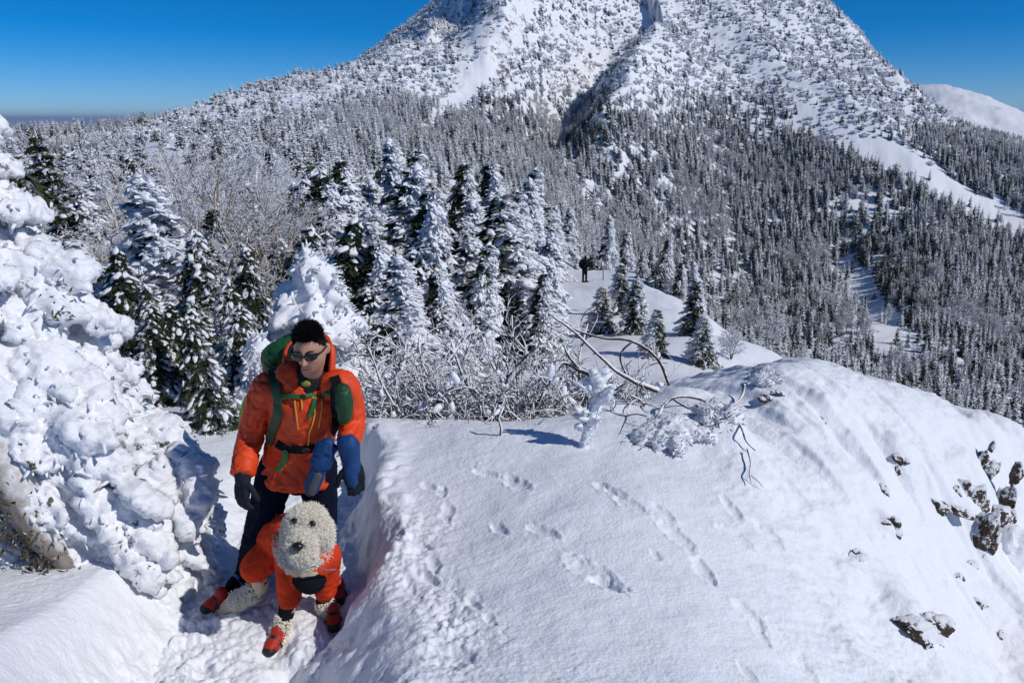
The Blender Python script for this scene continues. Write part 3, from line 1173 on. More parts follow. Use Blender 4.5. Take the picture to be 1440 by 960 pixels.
def build_forest():
    g = np.random.default_rng(77)
    # trees: 58-1100 m
    x, y = cand(57, 900, -40, 40, 125000, g)
    r = np.hypot(x, y)
    z = height(x, y)
    px, py, dep = project(np.stack([x, y, z], -1))
    line = np.interp(px, [-200, 250, 330, 420, 520, 600, 680, 760, 850, 900, 1000, 1090, 1160, 1250, 1330, 1440], [150, 165, 170, 165, 140, 125, 120, 120, 115, 118, 125, 140, 175, 170, 165, 200])
    line = line + 26 * fbm(np.stack([px, py], -1) / 60., 3, 5)
    dens = np.clip((py - line) / 45, 0, 1)
    dens *= np.where((px > 860) & (r < 110), 0, 1)
    dens *= np.where(in_poly(px + 14 * fbm(np.stack([x, y], -1) / 14, 3, 6), py, STRIP), .03, 1)
    dens *= np.where(in_poly(px + 14 * fbm(np.stack([x, y], -1) / 8, 3, 6), py, GULLY), .04, 1)
    dens *= np.where(in_poly(px, py, GULLY2), .05, 1)
    dens *= np.clip(.85 + .9 * gnoise(np.stack([x, y], -1) / 35, 44), .35, 1)
    dens *= np.where((px < 260) & (r > 90) & (r < 170), .3, 1)
    keep = (g.random(len(x)) < dens * np.clip(r / 260, .45, 1) * 1.0) & (px > -80) & (px < 1520) & (py < 700)
    x, y, z, r, px, py = (q[keep] for q in (x, y, z, r, px, py))
    h = (3.7 + 3.1 * sstep(80, 320, r)) * (.6 + .75 * g.random(len(x))) * (1 - .35 * sstep(60, 0, py - np.interp(px, [0, 700, 1440], [150, 120, 190])))
    kinds = [far_fir(201 + k, (.9, 1.1, .75, 1.25, 1.0, .85, 1.1, .7)[k], (.46, .54, .42, .60, .36, .56, .50, .46)[k]) for k in range(8)] + [far_bare(301 + k) for k in range(3)]
    lim = np.interp(px, [-80, 30, 190, 240, 300, 350, 420, 480], [191, 191, 187, 172, 158, 146, 112, 60])
    ok = (py - h * FPX / r > lim) | (r > 380)
    x, y, z, r, px, py, h = (q[ok] for q in (x, y, z, r, px, py, h))
    bare = gnoise(np.stack([x, y], -1) / 22, 45) + .25 * g.normal(size=len(x)) > .34
    idx = np.where(bare, 8 + g.integers(0, 3, len(x)), g.integers(0, 8, len(x)))
    # left facing ground, and random spots elsewhere, get darker firs with less rime
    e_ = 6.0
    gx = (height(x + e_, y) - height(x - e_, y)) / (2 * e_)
    less_rimed = (gx > .22 + .12 * g.normal(size=len(x))) | (g.random(len(x)) < .14)
    idx = np.where(less_rimed & (idx < 8), 11 + g.integers(0, 4, len(x)), idx)
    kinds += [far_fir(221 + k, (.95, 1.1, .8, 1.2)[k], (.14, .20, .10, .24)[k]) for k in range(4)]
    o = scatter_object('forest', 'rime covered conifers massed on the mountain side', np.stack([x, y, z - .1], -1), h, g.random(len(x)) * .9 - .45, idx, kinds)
    n1 = len(x)
    # scrub above and between
    x, y = cand(90, 760, -40, 40, 170000, g)
    z = height(x, y)
    r = np.hypot(x, y)
    px, py, dep = project(np.stack([x, y, z], -1))
    line = np.interp(px, [-200, 250, 330, 420, 520, 600, 680, 760, 850, 900, 1000, 1090, 1160, 1250, 1330, 1440], [150, 165, 170, 165, 140, 125, 120, 120, 115, 118, 125, 140, 175, 170, 165, 200])
    d = np.clip((line + 40 - py) / 40, 0.05, 1) * np.clip(.70 + 1.1 * fbm(np.stack([x, y], -1) / 30, 3, 46), .10, 1)
    d *= np.where(in_poly(px, py, GULLY2), .03, 1)
    d *= np.where(in_poly(px, py, STRIP), .6, 1)
    keep = (g.random(len(x)) < d * .55) & (px > -60) & (px < 1500)
    x, y, z = x[keep], y[keep], z[keep]
    sc_ = (.8 + 1.6 * g.random(len(x)) ** 2.0)
    kinds = [scrub_bush(401 + k, .48 + .08 * k) for k in range(4)] + [far_fir(431, 1.5, .55), far_fir(432, 1.7, .62)]
    sp = g.random(len(x)) < .30
    sc_ = np.where(sp, sc_ * 2.0, sc_)
    scatter_object('scrub', 'frosted creeping pine scrub on the upper slopes', np.stack([x, y, z - .15], -1), sc_, g.random(len(x)) * 1.2, np.where(sp, 4 + g.integers(0, 2, len(x)), g.integers(0, 4, len(x))), kinds)
    print('forest', n1, 'scrub', len(x))


build_forest()
# ------------------------------------------------------------------ placing things
def hit(px, py, tmax=140.0):
    """the point where the sight line through a photo pixel meets the ground"""
    d = ray(px, py)
    t = np.exp(np.linspace(math.log(1.2), math.log(tmax), 500))
    P = np.array([0, 0, CAM_Z]) + t[:, None] * d
    h = height(P[:, 0], P[:, 1])
    below = np.where(P[:, 2] < h)[0]
    k = below[0] if len(below) else len(t) - 1
    k = max(k, 1)
    a, b = P[k - 1, 2] - h[k - 1], h[k] - P[k, 2]
    f = a / (a + b + 1e-9)
    return P[k - 1] * (1 - f) + P[k] * f


def remesh(V, F, voxel, smooth_it=2, name='tmp'):
    me = make_mesh(name, V, F if isinstance(F, list) else [F])
    o = bpy.data.objects.new(name, me)
    COL.objects.link(o)
    md = o.modifiers.new('r', 'REMESH')
    md.mode = 'VOXEL'
    md.voxel_size = voxel
    if smooth_it:
        sm = o.modifiers.new('s', 'SMOOTH')
        sm.iterations = smooth_it
        sm.factor = .5
    dg = bpy.context.evaluated_depsgraph_get()
    ev = o.evaluated_get(dg)
    m2 = ev.to_mesh()
    n = len(m2.vertices)
    V2 = np.empty(n * 3, np.float32)
    m2.vertices.foreach_get('co', V2)
    N2 = np.empty(n * 3, np.float32)
    m2.vertices.foreach_get('normal', N2)
    lt = np.empty(len(m2.polygons), np.int32)
    m2.polygons.foreach_get('loop_total', lt)
    li = np.empty(len(m2.loops), np.int32)
    m2.loops.foreach_get('vertex_index', li)
    F2 = []
    st = np.concatenate([[0], np.cumsum(lt)[:-1]])
    for k in np.unique(lt):
        s_ = st[lt == k]
        F2.append(li[s_[:, None] + np.arange(k)[None]])
    ev.to_mesh_clear()
    bpy.data.objects.remove(o)
    bpy.data.meshes.remove(me)
    return V2.reshape(-1, 3).astype(float), F2, N2.reshape(-1, 3).astype(float)


def plant(name, label, cat, px, py, Y, kit, H0, group=None, rotz=0.0, minH=.5, sx=1.0):
    """stand a tree so that its tip is where the photo shows it at distance Y"""
    tip = at(px, py, Y)
    zb = float(height(tip[0], tip[1])[0])
    H = max(tip[2] - zb, minH)
    r = thing(name, label, cat, (tip[0], tip[1], zb - .05), rotz, group)
    k = (H + .05) / H0
    r.scale = (k * sx, k * sx, k)
    r.rotation_euler[0] = RNG.normal() * .06
    r.rotation_euler[1] = RNG.normal() * .07
    link('trunk', kit[0], r)
    link('crown', kit[1], r)
    return r


# ------------------------------------------------------------------ tree kits (shared by the copies)
RF = [fir(11 + k, 4.0, (1.0, 1.25, .85, 1.1, 1.35, .95)[k], 84, 8, 6, .17, .042, (.65, .55, .8, .6, .75, .5)[k], .12, (.38, .32, .56, .28, .36, .60)[k], 44, .10, wind=.36,
          mass=(105, 80, 230, 60, 100, 250)[k], trunk_rime=(20, 12, 30, 6, 14, 34)[k], sub=1) for k in range(6)]
DF = [fir(31 + k, 4.0, (1.35, 1.2, 1.5)[k], 120, 11, 10, .105, .020, (.55, .7, .6)[k], .1, (.16, .12, .20)[k], 330, .095, wind=.18, leaf=M_LEAFD, sub=2) for k in range(3)]
SLIM = fir(41, 4.0, .62, 70, 8, 8, .12, .024, .35, .05, .16, 60, .07, wind=.15, leaf=M_LEAFD)
BT = [bare_tree(51 + k, 4.0, (.75, .95, .65, .85)[k], (11, 8, 6, 5), (.1 * k, 0), (.62, .56, .68, .60)[k], (M_BIRCH, M_BIRCH, M_TWIG, M_TWIG)[k], (2, 1, 2, 1)[k], .0085) for k in range(4)]
BIRCH = [bare_tree(61 + k, 4.0, .8, (12, 7, 6, 4), (-.2 + .5 * k, 0), .46, M_BIRCH, 3 - k, .0065) for k in range(2)]
BUSH = [bare_tree(71 + k, 1.6, 1.1, (13, 7, 5, 0), (0, 0), .66, M_TWIG, 3, .011) for k in range(2)]

# hand-placed: (pixel of the tip, distance)
G_RF = 'rime covered firs on the ridge'
firs = [(568, 190, 33, 2, 'tall white fir with a plume of rime above its neighbours left of centre'),
        (592, 205, 36, 0, 'narrow rime fir just right of the tall white plumed fir'),
        (645, 222, 38, 3, 'grey frosted fir between the white plumed fir and the mountain gully'),
        (698, 218, 40, 4, 'broad rime fir whose tip stands over the middle of the ridge'),
        (607, 262, 24, 4, 'drooping rime fir with a long white skirt below the plumed fir'),
        (676, 268, 26, 2, 'slim white fir leaning over the drooping skirted fir'),
        (533, 318, 15, 5, 'thin white spire of rime standing to the right of the hiker'),
        (557, 352, 12, 3, 'fir with a bare white trunk edge right behind the hiker'),
        (625, 372, 11, 4, 'dark hollow fir with drooping white boughs behind the branch tangle'),
        (728, 288, 17, 1, 'large shaded fir with white drooping boughs, tallest behind the tangle'),
        (752, 248, 34, 2, 'white spire fir left of the far hiker on the snow saddle'),
        (738, 262, 30, 0, 'rime fir beside the white spire left of the far hiker'),
        (800, 290, 60, 5, 'small white fir just left of the far hiker head'),
        (858, 302, 57, 2, 'pointed white fir over the signpost on the saddle'),
        (932, 332, 45, 4, 'broad rime fir right of the signpost on the saddle'),
        (905, 348, 47, 1, 'stubby rime fir between signpost and broad fir'),
        (958, 366, 44, 3, 'dark green rime fir at the drop beyond the saddle slope'),
        (982, 368, 40, 2, 'slender white fir at the edge of the saddle slope'),
        (884, 322, 58, 0, 'frosted fir behind the saddle, between two pointed firs'),
        (500, 262, 20, 1, 'grey rime fir between the birches and the white plumed fir'),
        (470, 218, 28, 3, 'frosted fir whose tip breaks the tops of the birch stand'),
        (745, 232, 50, 0, 'distant slim rime fir where ridge meets mountain'),
        (660, 330, 14, 0, 'rime fir half hidden by the large shaded fir'),
        (748, 330, 26, 5, 'white fir standing left of the far hiker at mid height'),
        (752, 380, 15, 3, 'squat rime fir low on the left of the saddle slope')]
for px, py, Y, k, lab in firs:
    plant('rime_fir', lab, 'fir tree', px, py, Y, RF[k], 4.0, G_RF, RNG.random() * .8 - .4, 1.2)
for px, py, Y, k, lab in [(262, 318, 8.6, 0, 'dark fir with snow lumps on its boughs, behind the big iced fir'),
                          (205, 392, 7.4, 1, 'drooping dark fir next to the big iced fir'),
                          (322, 388, 7.8, 2, 'dark fir with white clumps left of the hiker'),
                          (150, 372, 10.5, 0, 'dark fir tip between frosted trees over the shoulder of the iced fir'), (228, 345, 11, 1, 'dark fir under the sidewise birch limbs'),
                          (285, 350, 12, 2, 'dark fir in the shade beneath the forked birch'), (335, 345, 10, 1, 'dark fir whose tip meets the birch fork'), (385, 330, 12, 0, 'dark fir between forked birch and pillowed fir'),
                          (190, 290, 14, 0, 'slim dark fir amid the frosted bare trees'), (330, 250, 17, 1, 'dark fir showing through the birch crowns'), (250, 268, 16, 2, 'dark fir behind the sidewise birch'),
                          (165, 345, 9.0, 2, 'shaded dark fir seen past the edge of the big iced fir'),
                          (440, 296, 10.5, 2, 'dark fir with heavy pillows of snow above the hiker'),
                          (128, 385, 6.8, 1, 'dark fir hugging the right edge of the big iced fir'),
                          (243, 425, 6.9, 2, 'dark fir over the snow mound between iced fir and hiker'), (285, 415, 7.1, 1, 'dark fir with snow lumps straight above the snow mound'),
                          (205, 470, 6.6, 0, 'lowest dark fir in the hollow beside the big iced fir'),
                          (288, 485, 5.75, 1, 'low dark fir over the path edge left of the hiker sleeve'),
                          (322, 440, 6.4, 2, 'dark fir pressed behind the hiker left shoulder pack'),
                          (300, 470, 6.5, 0, 'low dark fir whose boughs hang by the hiker elbow')]:
    plant('snowy_dark_fir', lab, 'fir tree', px, py, Y, DF[k], 4.0, 'dark firs left of the hiker', RNG.random() * 6, 1.0)
plant('slender_fir', 'lone slender dark fir rising above the frosted bare trees', 'fir tree', 94, 178, 14, SLIM, 4.0)
for px, py, Y, k, lab in [(352, 168, 11, 0, 'birch with tan forked trunk and frosted crown above the hiker'),
                          (275, 172, 13, 1, 'birch with brown sidewise limbs in the middle of the frosted stand')]:
    plant('birch', lab, 'birch tree', px, py, Y, BIRCH[k], 4.0, 'birches above the hiker', 0.4 + k)
bts = [(205, 152, 22, 0, 'round frosted bare tree on the skyline left of the mountain foot'), (242, 158, 20, 1, 'frosted bare tree touching the skyline at the mountain foot'),
       (312, 168, 18, 2, 'frosted bare tree with upright twigs between the two birches'), (388, 186, 24, 3, 'bare frosted tree right of the forked birch'),
       (150, 232, 17, 1, 'low frosted bare tree right of the slender dark fir'), (62, 238, 18, 3, 'frosted bare tree left of the slender dark fir'),
       (182, 212, 19, 2, 'spreading frosted tree between slender fir and skyline trees'), (425, 226, 22, 0, 'frosted bare tree above the snow pillowed dark fir'),
       (118, 292, 12, 1, 'frosted bare tree at the shoulder of the big iced fir'), (232, 250, 13, 3, 'tangled frosted tree below the sidewise birch'),
       (188, 300, 10.5, 0, 'white twigged bare tree over the drooping dark fir'), (310, 262, 12, 1, 'frosted tree with curling twigs under the birches'),
       (446, 205, 27, 2, 'grey frosted tree at the right end of the birch stand'), (408, 300, 13, 3, 'frosted bare tree over the shoulder of the snow pillowed fir'),
       (30, 300, 14, 0, 'frosted bare tree partly behind the big iced fir'), (500, 330, 14, 1, 'frosted shrubby tree left of the thin white spire'),
       (590, 330, 17, 2, 'frosted shrubby tree right of the thin white spire'), (655, 400, 12, 3, 'frosted shrub tree under the large shaded fir'), (270, 222, 16, 2, 'frosted tree just under the skyline trees')]
for px, py, Y, k, lab in bts:
    plant('frosted_tree', lab, 'bare tree', px, py, Y, BT[k], 4.0, 'frosted bare trees', RNG.random() * 6, 1.0)


# the packed stand on the ridge: individual trees, alike
def stand():
    g = np.random.default_rng(19)
    x, y = cand(9, 60, -38, 24, 4200, g)
    z = height(x, y)
    px, py, dep = project(np.stack([x, y, z], -1))
    r = np.hypot(x, y)
    trail = in_poly(px, py, [(775, 362), (868, 362), (1000, 440), (1120, 492), (1100, 560), (560, 640), (560, 560), (820, 500), (790, 420)])
    ok = ~trail & (px > -120) & (px < 1010) & ~((px > 900) & (py > 400)) & ~((px < 560) & (r < 10.5)) & ~((r < 14) & (px > 640))
    ok &= ~((px < 120) & (r > 30) & (py < 235))
    edge_drop = (px > 860) & (r < 24)
    ok &= ~edge_drop
    ok &= ~((px > 765) & (px < 850) & (py > 380))
    cand_i = np.where(ok)[0]
    kept = []
    for i in cand_i:
        mind = .80 + .036 * r[i]
        if all((x[i] - x[k]) ** 2 + (y[i] - y[k]) ** 2 > mind ** 2 for k in kept):
            kept.append(i)
    lim_x = [-120, 0, 100, 180, 260, 330, 400, 480, 560, 650, 750, 850, 900, 1010]
    lim_y = [240, 235, 222, 190, 172, 176, 196, 212, 206, 222, 255, 300, 330, 360]
    n = [0, 0, 0]
    kept.sort(key=lambda i: r[i])
    for i in kept:
        if sum(n) >= 235:
            break
        top = np.interp(px[i], lim_x, lim_y)
        # tallest that keeps the tip below the photo's tree line
        tipmax = at(px[i], top, y[i])[2] - z[i]
        H = min((1.9 + 2.0 * g.random()) * (1.0 + .012 * r[i]), tipmax * (.60 + .38 * g.random()))
        if H < .8:
            continue
        lefty = px[i] < 470
        u = g.random()
        if lefty and u < .40:
            kit, nm, lab, cat, grp, c = BT[g.integers(0, 4)], 'frosted_tree', 'frosted bare tree packed among others left of and above the hiker', 'bare tree', 'frosted trees packed above the hiker', 0
        elif lefty and u < .72:
            kit, nm, lab, cat, grp, c = DF[g.integers(0, 3)], 'snowy_dark_fir', 'dark snow flecked fir packed among the frosted bare trees', 'fir tree', 'dark firs packed among frosted trees', 1
        else:
            kit, nm, lab, cat, grp, c = RF[g.integers(0, 6)], 'rime_fir', 'rime covered fir in the packed stand on the ridge', 'fir tree', 'packed rime firs on the ridge', 2
        n[c] += 1
        q = thing(nm, lab, cat, (x[i], y[i], z[i] - .06), g.random() * .9 - .45 if c == 2 else g.random() * 6, grp)
        k = H / 4.0
        q.scale = (k * (.8 + .9 * g.random()), k * (.8 + .9 * g.random()), k)
        q.rotation_euler[0] = g.normal() * .09
        q.rotation_euler[1] = g.normal() * .10
        link('trunk', kit[0], q)
        link('crown', kit[1], q)
    print('stand', n)


stand()


# small rimed bushes along the snow slope below the saddle
G_B = 'rimed bushes on the saddle slope'
for px, py, w, k, lab in [(893, 470, .9, 0, 'rimed bush mid slope with a dark left flank below the saddle'),
                          (870, 440, .8, 1, 'small rimed bush nearest the signpost on the slope'),
                          (975, 470, .9, 1, 'dark hearted rimed bush right of the trodden slope'),
                          (985, 512, .8, 0, 'rimed bush just above the buried hump'),
                          (1028, 505, .6, 1, 'twiggy frosted bush right above the buried hump'),
                          (1040, 455, .8, 0, 'grey frosted bush at the drop edge of the slope'),
                          (1085, 490, .7, 1, 'last frosted bush where slope meets the valley'),
                          (920, 500, .8, 1, 'rimed bush lowest on the slope by the crest'),
                          (845, 470, .8, 0, 'rimed bush between tangle and saddle slope')]:
    p = hit(px, py)
    q = thing('rimed_bush', lab, 'bush', p - np.array([0, 0, .05]), RNG.random() * 6, G_B)
    s_ = w * np.hypot(p[0], p[1]) / 17
    if 'twig' in lab or 'frosted' in lab:
        q.scale = (s_, s_, s_)
        link('stems', BUSH[k][0], q)
        link('crown', BUSH[k][1], q)
    else:
        kit = (RF[5], RF[2])[k]
        q.scale = (s_ * .62, s_ * .62, s_ * .38)
        link('stems', kit[0], q)
        link('crown', kit[1], q)


# ------------------------------------------------------------------ the tangle of iced branches behind the crest
def tangle(seed, base, n, reach, rise, bias, width, name, label, group):
    g = np.random.default_rng(seed)
    root = thing(name, label, 'shrub', base, 0, group)
    wood, fine = MB(), MB()
    A, B, R = [], [], []
    for i in range(n):
        p = np.array([g.normal(0, width), g.normal(0, .18), -.12])
        d = nrm(np.array([bias + g.normal(0, .80), g.normal(0, .40), .28 + .34 * g.random()]))
        L = reach * (.55 + .6 * g.random())
        ns = 9
        pts, dirs = [p], []
        cv = np.array([g.normal(0, .10) + bias * .06, g.normal(0, .06), -.07 * rise - .05 * g.random()])
        for q in range(ns):
            d = nrm(d + cv + g.normal(0, .13, 3))
            p = p + d * L / ns
            pts.append(p.copy())
            dirs.append(d.copy())
        r0 = .014 + .013 * g.random() ** 2
        rr = np.linspace(r0, .006, ns + 1) * (1 + .18 * g.normal(size=ns + 1))
        V, F = tube(pts, np.abs(rr), 6)
        wood.add(V, F, 0, 0)
        for q in range(2, ns):
            for _ in range(2):
                dd = nrm(dirs[q] + g.normal(0, .6, 3) + Z3 * .15)
                l2 = L * (.14 + .26 * g.random())
                bend = g.normal(0, .34, 3) - Z3 * .10
                a = np.array(pts[q])
                ra = .0058 + .005 * g.random() ** 2
                for k_ in range(5):
                    e_ = a + dd * l2 / 5
                    A.append(a); B.append(e_); R.append((ra * (1 - .13 * k_), ra * (1 - .13 * (k_ + 1))))
                    if k_ in (1, 3):
                        d3 = nrm(dd + g.normal(0, .7, 3))
                        b3 = g.normal(0, .35, 3)
                        a3 = e_
                        for k3 in range(3):
                            e3 = a3 + d3 * l2 * .13
                            A.append(a3); B.append(e3); R.append((.0048 * (1 - .2 * k3), .0048 * (.8 - .2 * k3)))
                            a3 = e3
                            d3 = nrm(d3 + b3)
                    a = e_
                    dd = nrm(dd + bend)
    A, B, R = np.array(A), np.array(B), np.array(R)
    V, F = sticks(A, B, R[:, 0], R[:, 1], 5)
    fine.add(V, F, 0, 0)
    i = g.integers(0, len(A), 60)
    sz = .018 + .03 * g.random(60)
    V, F = lumps(A[i], np.stack([sz * 1.6, sz * .8, sz * .7], -1), B[i] - A[i], 2, .5, seed)
    fine.add(V, F, 1, 1.0)
    link('branches', wood.mesh('branches', [M_TWIG]), root)
    link('twigs', fine.mesh('twigs', [M_TWIG, M_SNOW]), root)
    return root


G_T = 'iced shrubs behind the crest'
for sd, px, py, Y, n, re, ri, bi, wd, lab in [(1, 545, 592, 6.0, 34, .95, .8, -.1, .22, 'iced shrub touching the hiker elbow on the right'),
                                              (2, 640, 590, 6.15, 54, 1.15, .8, -.35, .32, 'dense iced shrub in the middle of the crest'),
                                              (3, 735, 585, 6.2, 56, 1.2, .7, -.45, .32, 'wide iced shrub whose branches sweep left behind the rimed sapling'),
                                              (4, 820, 580, 6.3, 40, 1.0, .6, -.3, .28, 'iced shrub behind the rimed sapling'),
                                              (5, 885, 560, 6.5, 18, .75, .7, .0, .2, 'iced shrub at the right end under the arched branches')]:
    p = at(px, py, Y)
    p[2] = float(height(p[0], p[1])[0])
    tangle(sd, p, n, re, ri, bi, wd, 'iced_shrub', lab, G_T)


def branch_thing(name, label, lines, mat, group=None, cat='branch', n=8, jit=.012):
    pts0 = np.array(lines[0][0][0])
    root = thing(name, label, cat, pts0, 0, group)
    mb = MB()
    for k, (pp, r) in enumerate(lines):
        pp = np.array(pp) - pts0
        n_ = len(pp)
        u = np.linspace(0, n_ - 1, max(n_ * 6, 8))
        i = np.minimum(u.astype(int), n_ - 2)
        f = (u - i)[:, None]
        p0, p1, p2, p3 = pp[np.maximum(i - 1, 0)], pp[i], pp[i + 1], pp[np.minimum(i + 2, n_ - 1)]
        q = .5 * (2 * p1 + (p2 - p0) * f + (2 * p0 - 5 * p1 + 4 * p2 - p3) * f * f + (3 * p1 - p0 - 3 * p2 + p3) * f ** 3)
        q = q + jit * np.stack([fbm(np.stack([u * .8 + k * 9, u * 0 + a], -1), 3, 7) for a in (1, 2, 3)], -1)
        rr = np.interp(np.linspace(0, 1, len(q)), np.linspace(0, 1, len(r)), r)
        rr = rr * (1 + .15 * gnoise(np.stack([u * 2.3, u * 0 + k], -1), 8))
        V, F = tube(q, rr, n)
        mb.add(V, F, 0, 0)
    link('branches', mb.mesh('branches', [mat]), root)
    return root


M_DARKB = mat_bark('wet_dark_bark', (0.085, 0.055, 0.04), (0.03, 0.024, 0.022), -.35, 0, .35, 18)
M_REDB = mat_bark('red_brown_bark', (0.16, 0.075, 0.045), (0.06, 0.035, 0.028), -.05, 0, .35, 14)
branch_thing('arched_branch', 'long dark branch arching over the right end of the iced shrubs',
             [([at(941, 541, 6.2), at(925, 505, 6.25), at(890, 480, 6.3), at(850, 476, 6.35), at(805, 462, 6.4), at(770, 440, 6.45)], [.013, .014, .013, .011, .009, .006]),
              ([at(890, 480, 6.3), at(872, 500, 6.25), at(885, 535, 6.2)], [.008, .011, .009])], M_DARKB)
branch_thing('leaning_branch', 'thick iced branch leaning from the red brown stump up to the left',
             [([at(925, 548, 6.15), at(895, 537, 6.1), at(865, 520, 6.15), at(840, 498, 6.2), at(812, 470, 6.3), at(778, 446, 6.4)], [.026, .022, .016, .014, .013, .009])], M_REDB)
branch_thing('snag', 'short dark brown snag poking left between the iced shrubs',
             [([at(838, 530, 5.95), at(815, 520, 6.0), at(795, 510, 6.0), at(785, 515, 5.95), at(778, 524, 5.9)], [.022, .02, .016, .010, .006]),
              ([at(815, 520, 6.0), at(800, 500, 6.0), at(793, 485, 6.05)], [.014, .011, .007])], M_DARKB)


def on(px, py, lift=.012):
    p = hit(px, py)
    return p + np.array([0, -.02, lift + .022])


tw = [([on(924, 589, -.02), on(932, 580, .05), on(948, 575, .09), on(978, 574, .07), on(1005, 577, .03), on(1028, 575, .02), on(1042, 566, .05), on(1044, 552, .06)], [.013, .013, .012, .011, .010, .010, .011, .014]),
      ([on(945, 577, .08), on(968, 583, .04), on(988, 582, .03)], [.009, .008, .005]),
      ([on(1014, 577, .03), on(1030, 588, .03), on(1041, 610, .03), on(1046, 626, .03), on(1060, 639, .02)], [.010, .009, .008, .006, .004]),
      ([on(1049, 637, .02), on(1054, 655, .02), on(1052, 672, .02), on(1054, 684, .02)], [.007, .006, .005, .003]),
      ([on(1052, 672, .02), on(1062, 680, .02), on(1072, 688, .01)], [.004, .003, .002])]
branch_thing('bare_twig', 'dark bare twig lying across the snow slope right of the rimed bushes', tw, M_DARKB, jit=.006)


# ------------------------------------------------------------------ thickly plastered rime
def plaster(root, V, F, voxel, nf, fl, wind, seed, gap=.0, crown='crown', holes=.55, needles=0, amp=.03, up=.1):
    """blob -> one skin, covered with wind-grown feathers of ice; dark needles show in the gaps"""
    g = np.random.default_rng(seed)
    V2, F2, N2 = remesh(V, F, voxel, 2)
    wd_ = nrm(np.array(wind) + Z3 * up)
    al = V2 @ wd_
    Q = V2 - al[:, None] * wd_
    st_ = fbm(Q * (.55 / fl) + al[:, None] * wd_ * (.16 / fl), 4, seed + 1, .6)
    V2 = V2 + N2 * (amp * (.9 * fbm(V2 * 4.2, 4, seed, .6) + .9 * np.abs(st_)))[:, None]
    mb = MB()
    for f in F2:
        c = V2[f].mean(1)
        n_ = N2[f].mean(1)
        h = holes * (.45 + .75 * fbm(c * 3.2, 3, seed + 5)) - .30 * n_[:, 2]
        h = np.ones(len(f))
        if not mb.n:
            mb.add(V2, f, 0, h)
        else:
            mb.F.append(f); mb.M.append(np.zeros(len(f), np.int32)); mb.A.append(h); mb.S.append(np.ones(len(f), bool))
    i = g.integers(0, len(V2), nf)
    c, n_ = V2[i], N2[i]
    h = fbm(c * 3.2, 3, seed + 5)
    ok = (fbm(c * 2.1, 3, seed + 6) > -.05) | (g.random(nf) < .15)
    c, n_ = c[ok], n_[ok]
    d = nrm(n_ * .45 + np.array(wind) + Z3 * up + g.normal(0, .22, c.shape))
    sz = fl * (.5 + .9 * g.random(len(c)) ** 1.5)
    V3, F3 = lumps(c + d * (sz * .22)[:, None], np.stack([sz, sz * .22, sz * .17], -1), d, 2, .55, seed + 3, 1.9)
    mb.add(V3, F3, 0, 0.0)
    o = link(crown, mb.mesh(crown, [M_RIME]), root)
    if needles:
        hh = fbm(V2 * 3.2, 3, seed + 5)
        pool = np.where((hh > .30) & (N2[:, 2] < .5) & (V2[:, 2] < .62 * V2[:, 2].max()))[0]
        if len(pool) > 10:
            # a few openings only: pick cluster centres, then blades around each
            cen = pool[g.integers(0, len(pool), max(needles // 26, 3))]
            k = np.repeat(cen, 26)
            pp = V2[k] + g.normal(0, .045, (len(k), 3))
            dd = nrm(N2[k] * .5 + g.normal(0, .6, (len(k), 3)) - Z3 * .2)
            nb_ = MB()
            Vb, Fb = blades(pp, dd, nrm(N2[k] + g.normal(0, .4, (len(k), 3))), (.03 + .025 * g.random(len(k))), .006)
            nb_.add(Vb, Fb, 0, np.repeat(.05 + .35 * g.random(len(k)), 2), False)
            link('needles', nb_.mesh('needles', [M_NEEDLE]), root)
    return o


M_NEEDLE = mat_rime_leaf('yellowing_needles', (0.075, 0.080, 0.022))


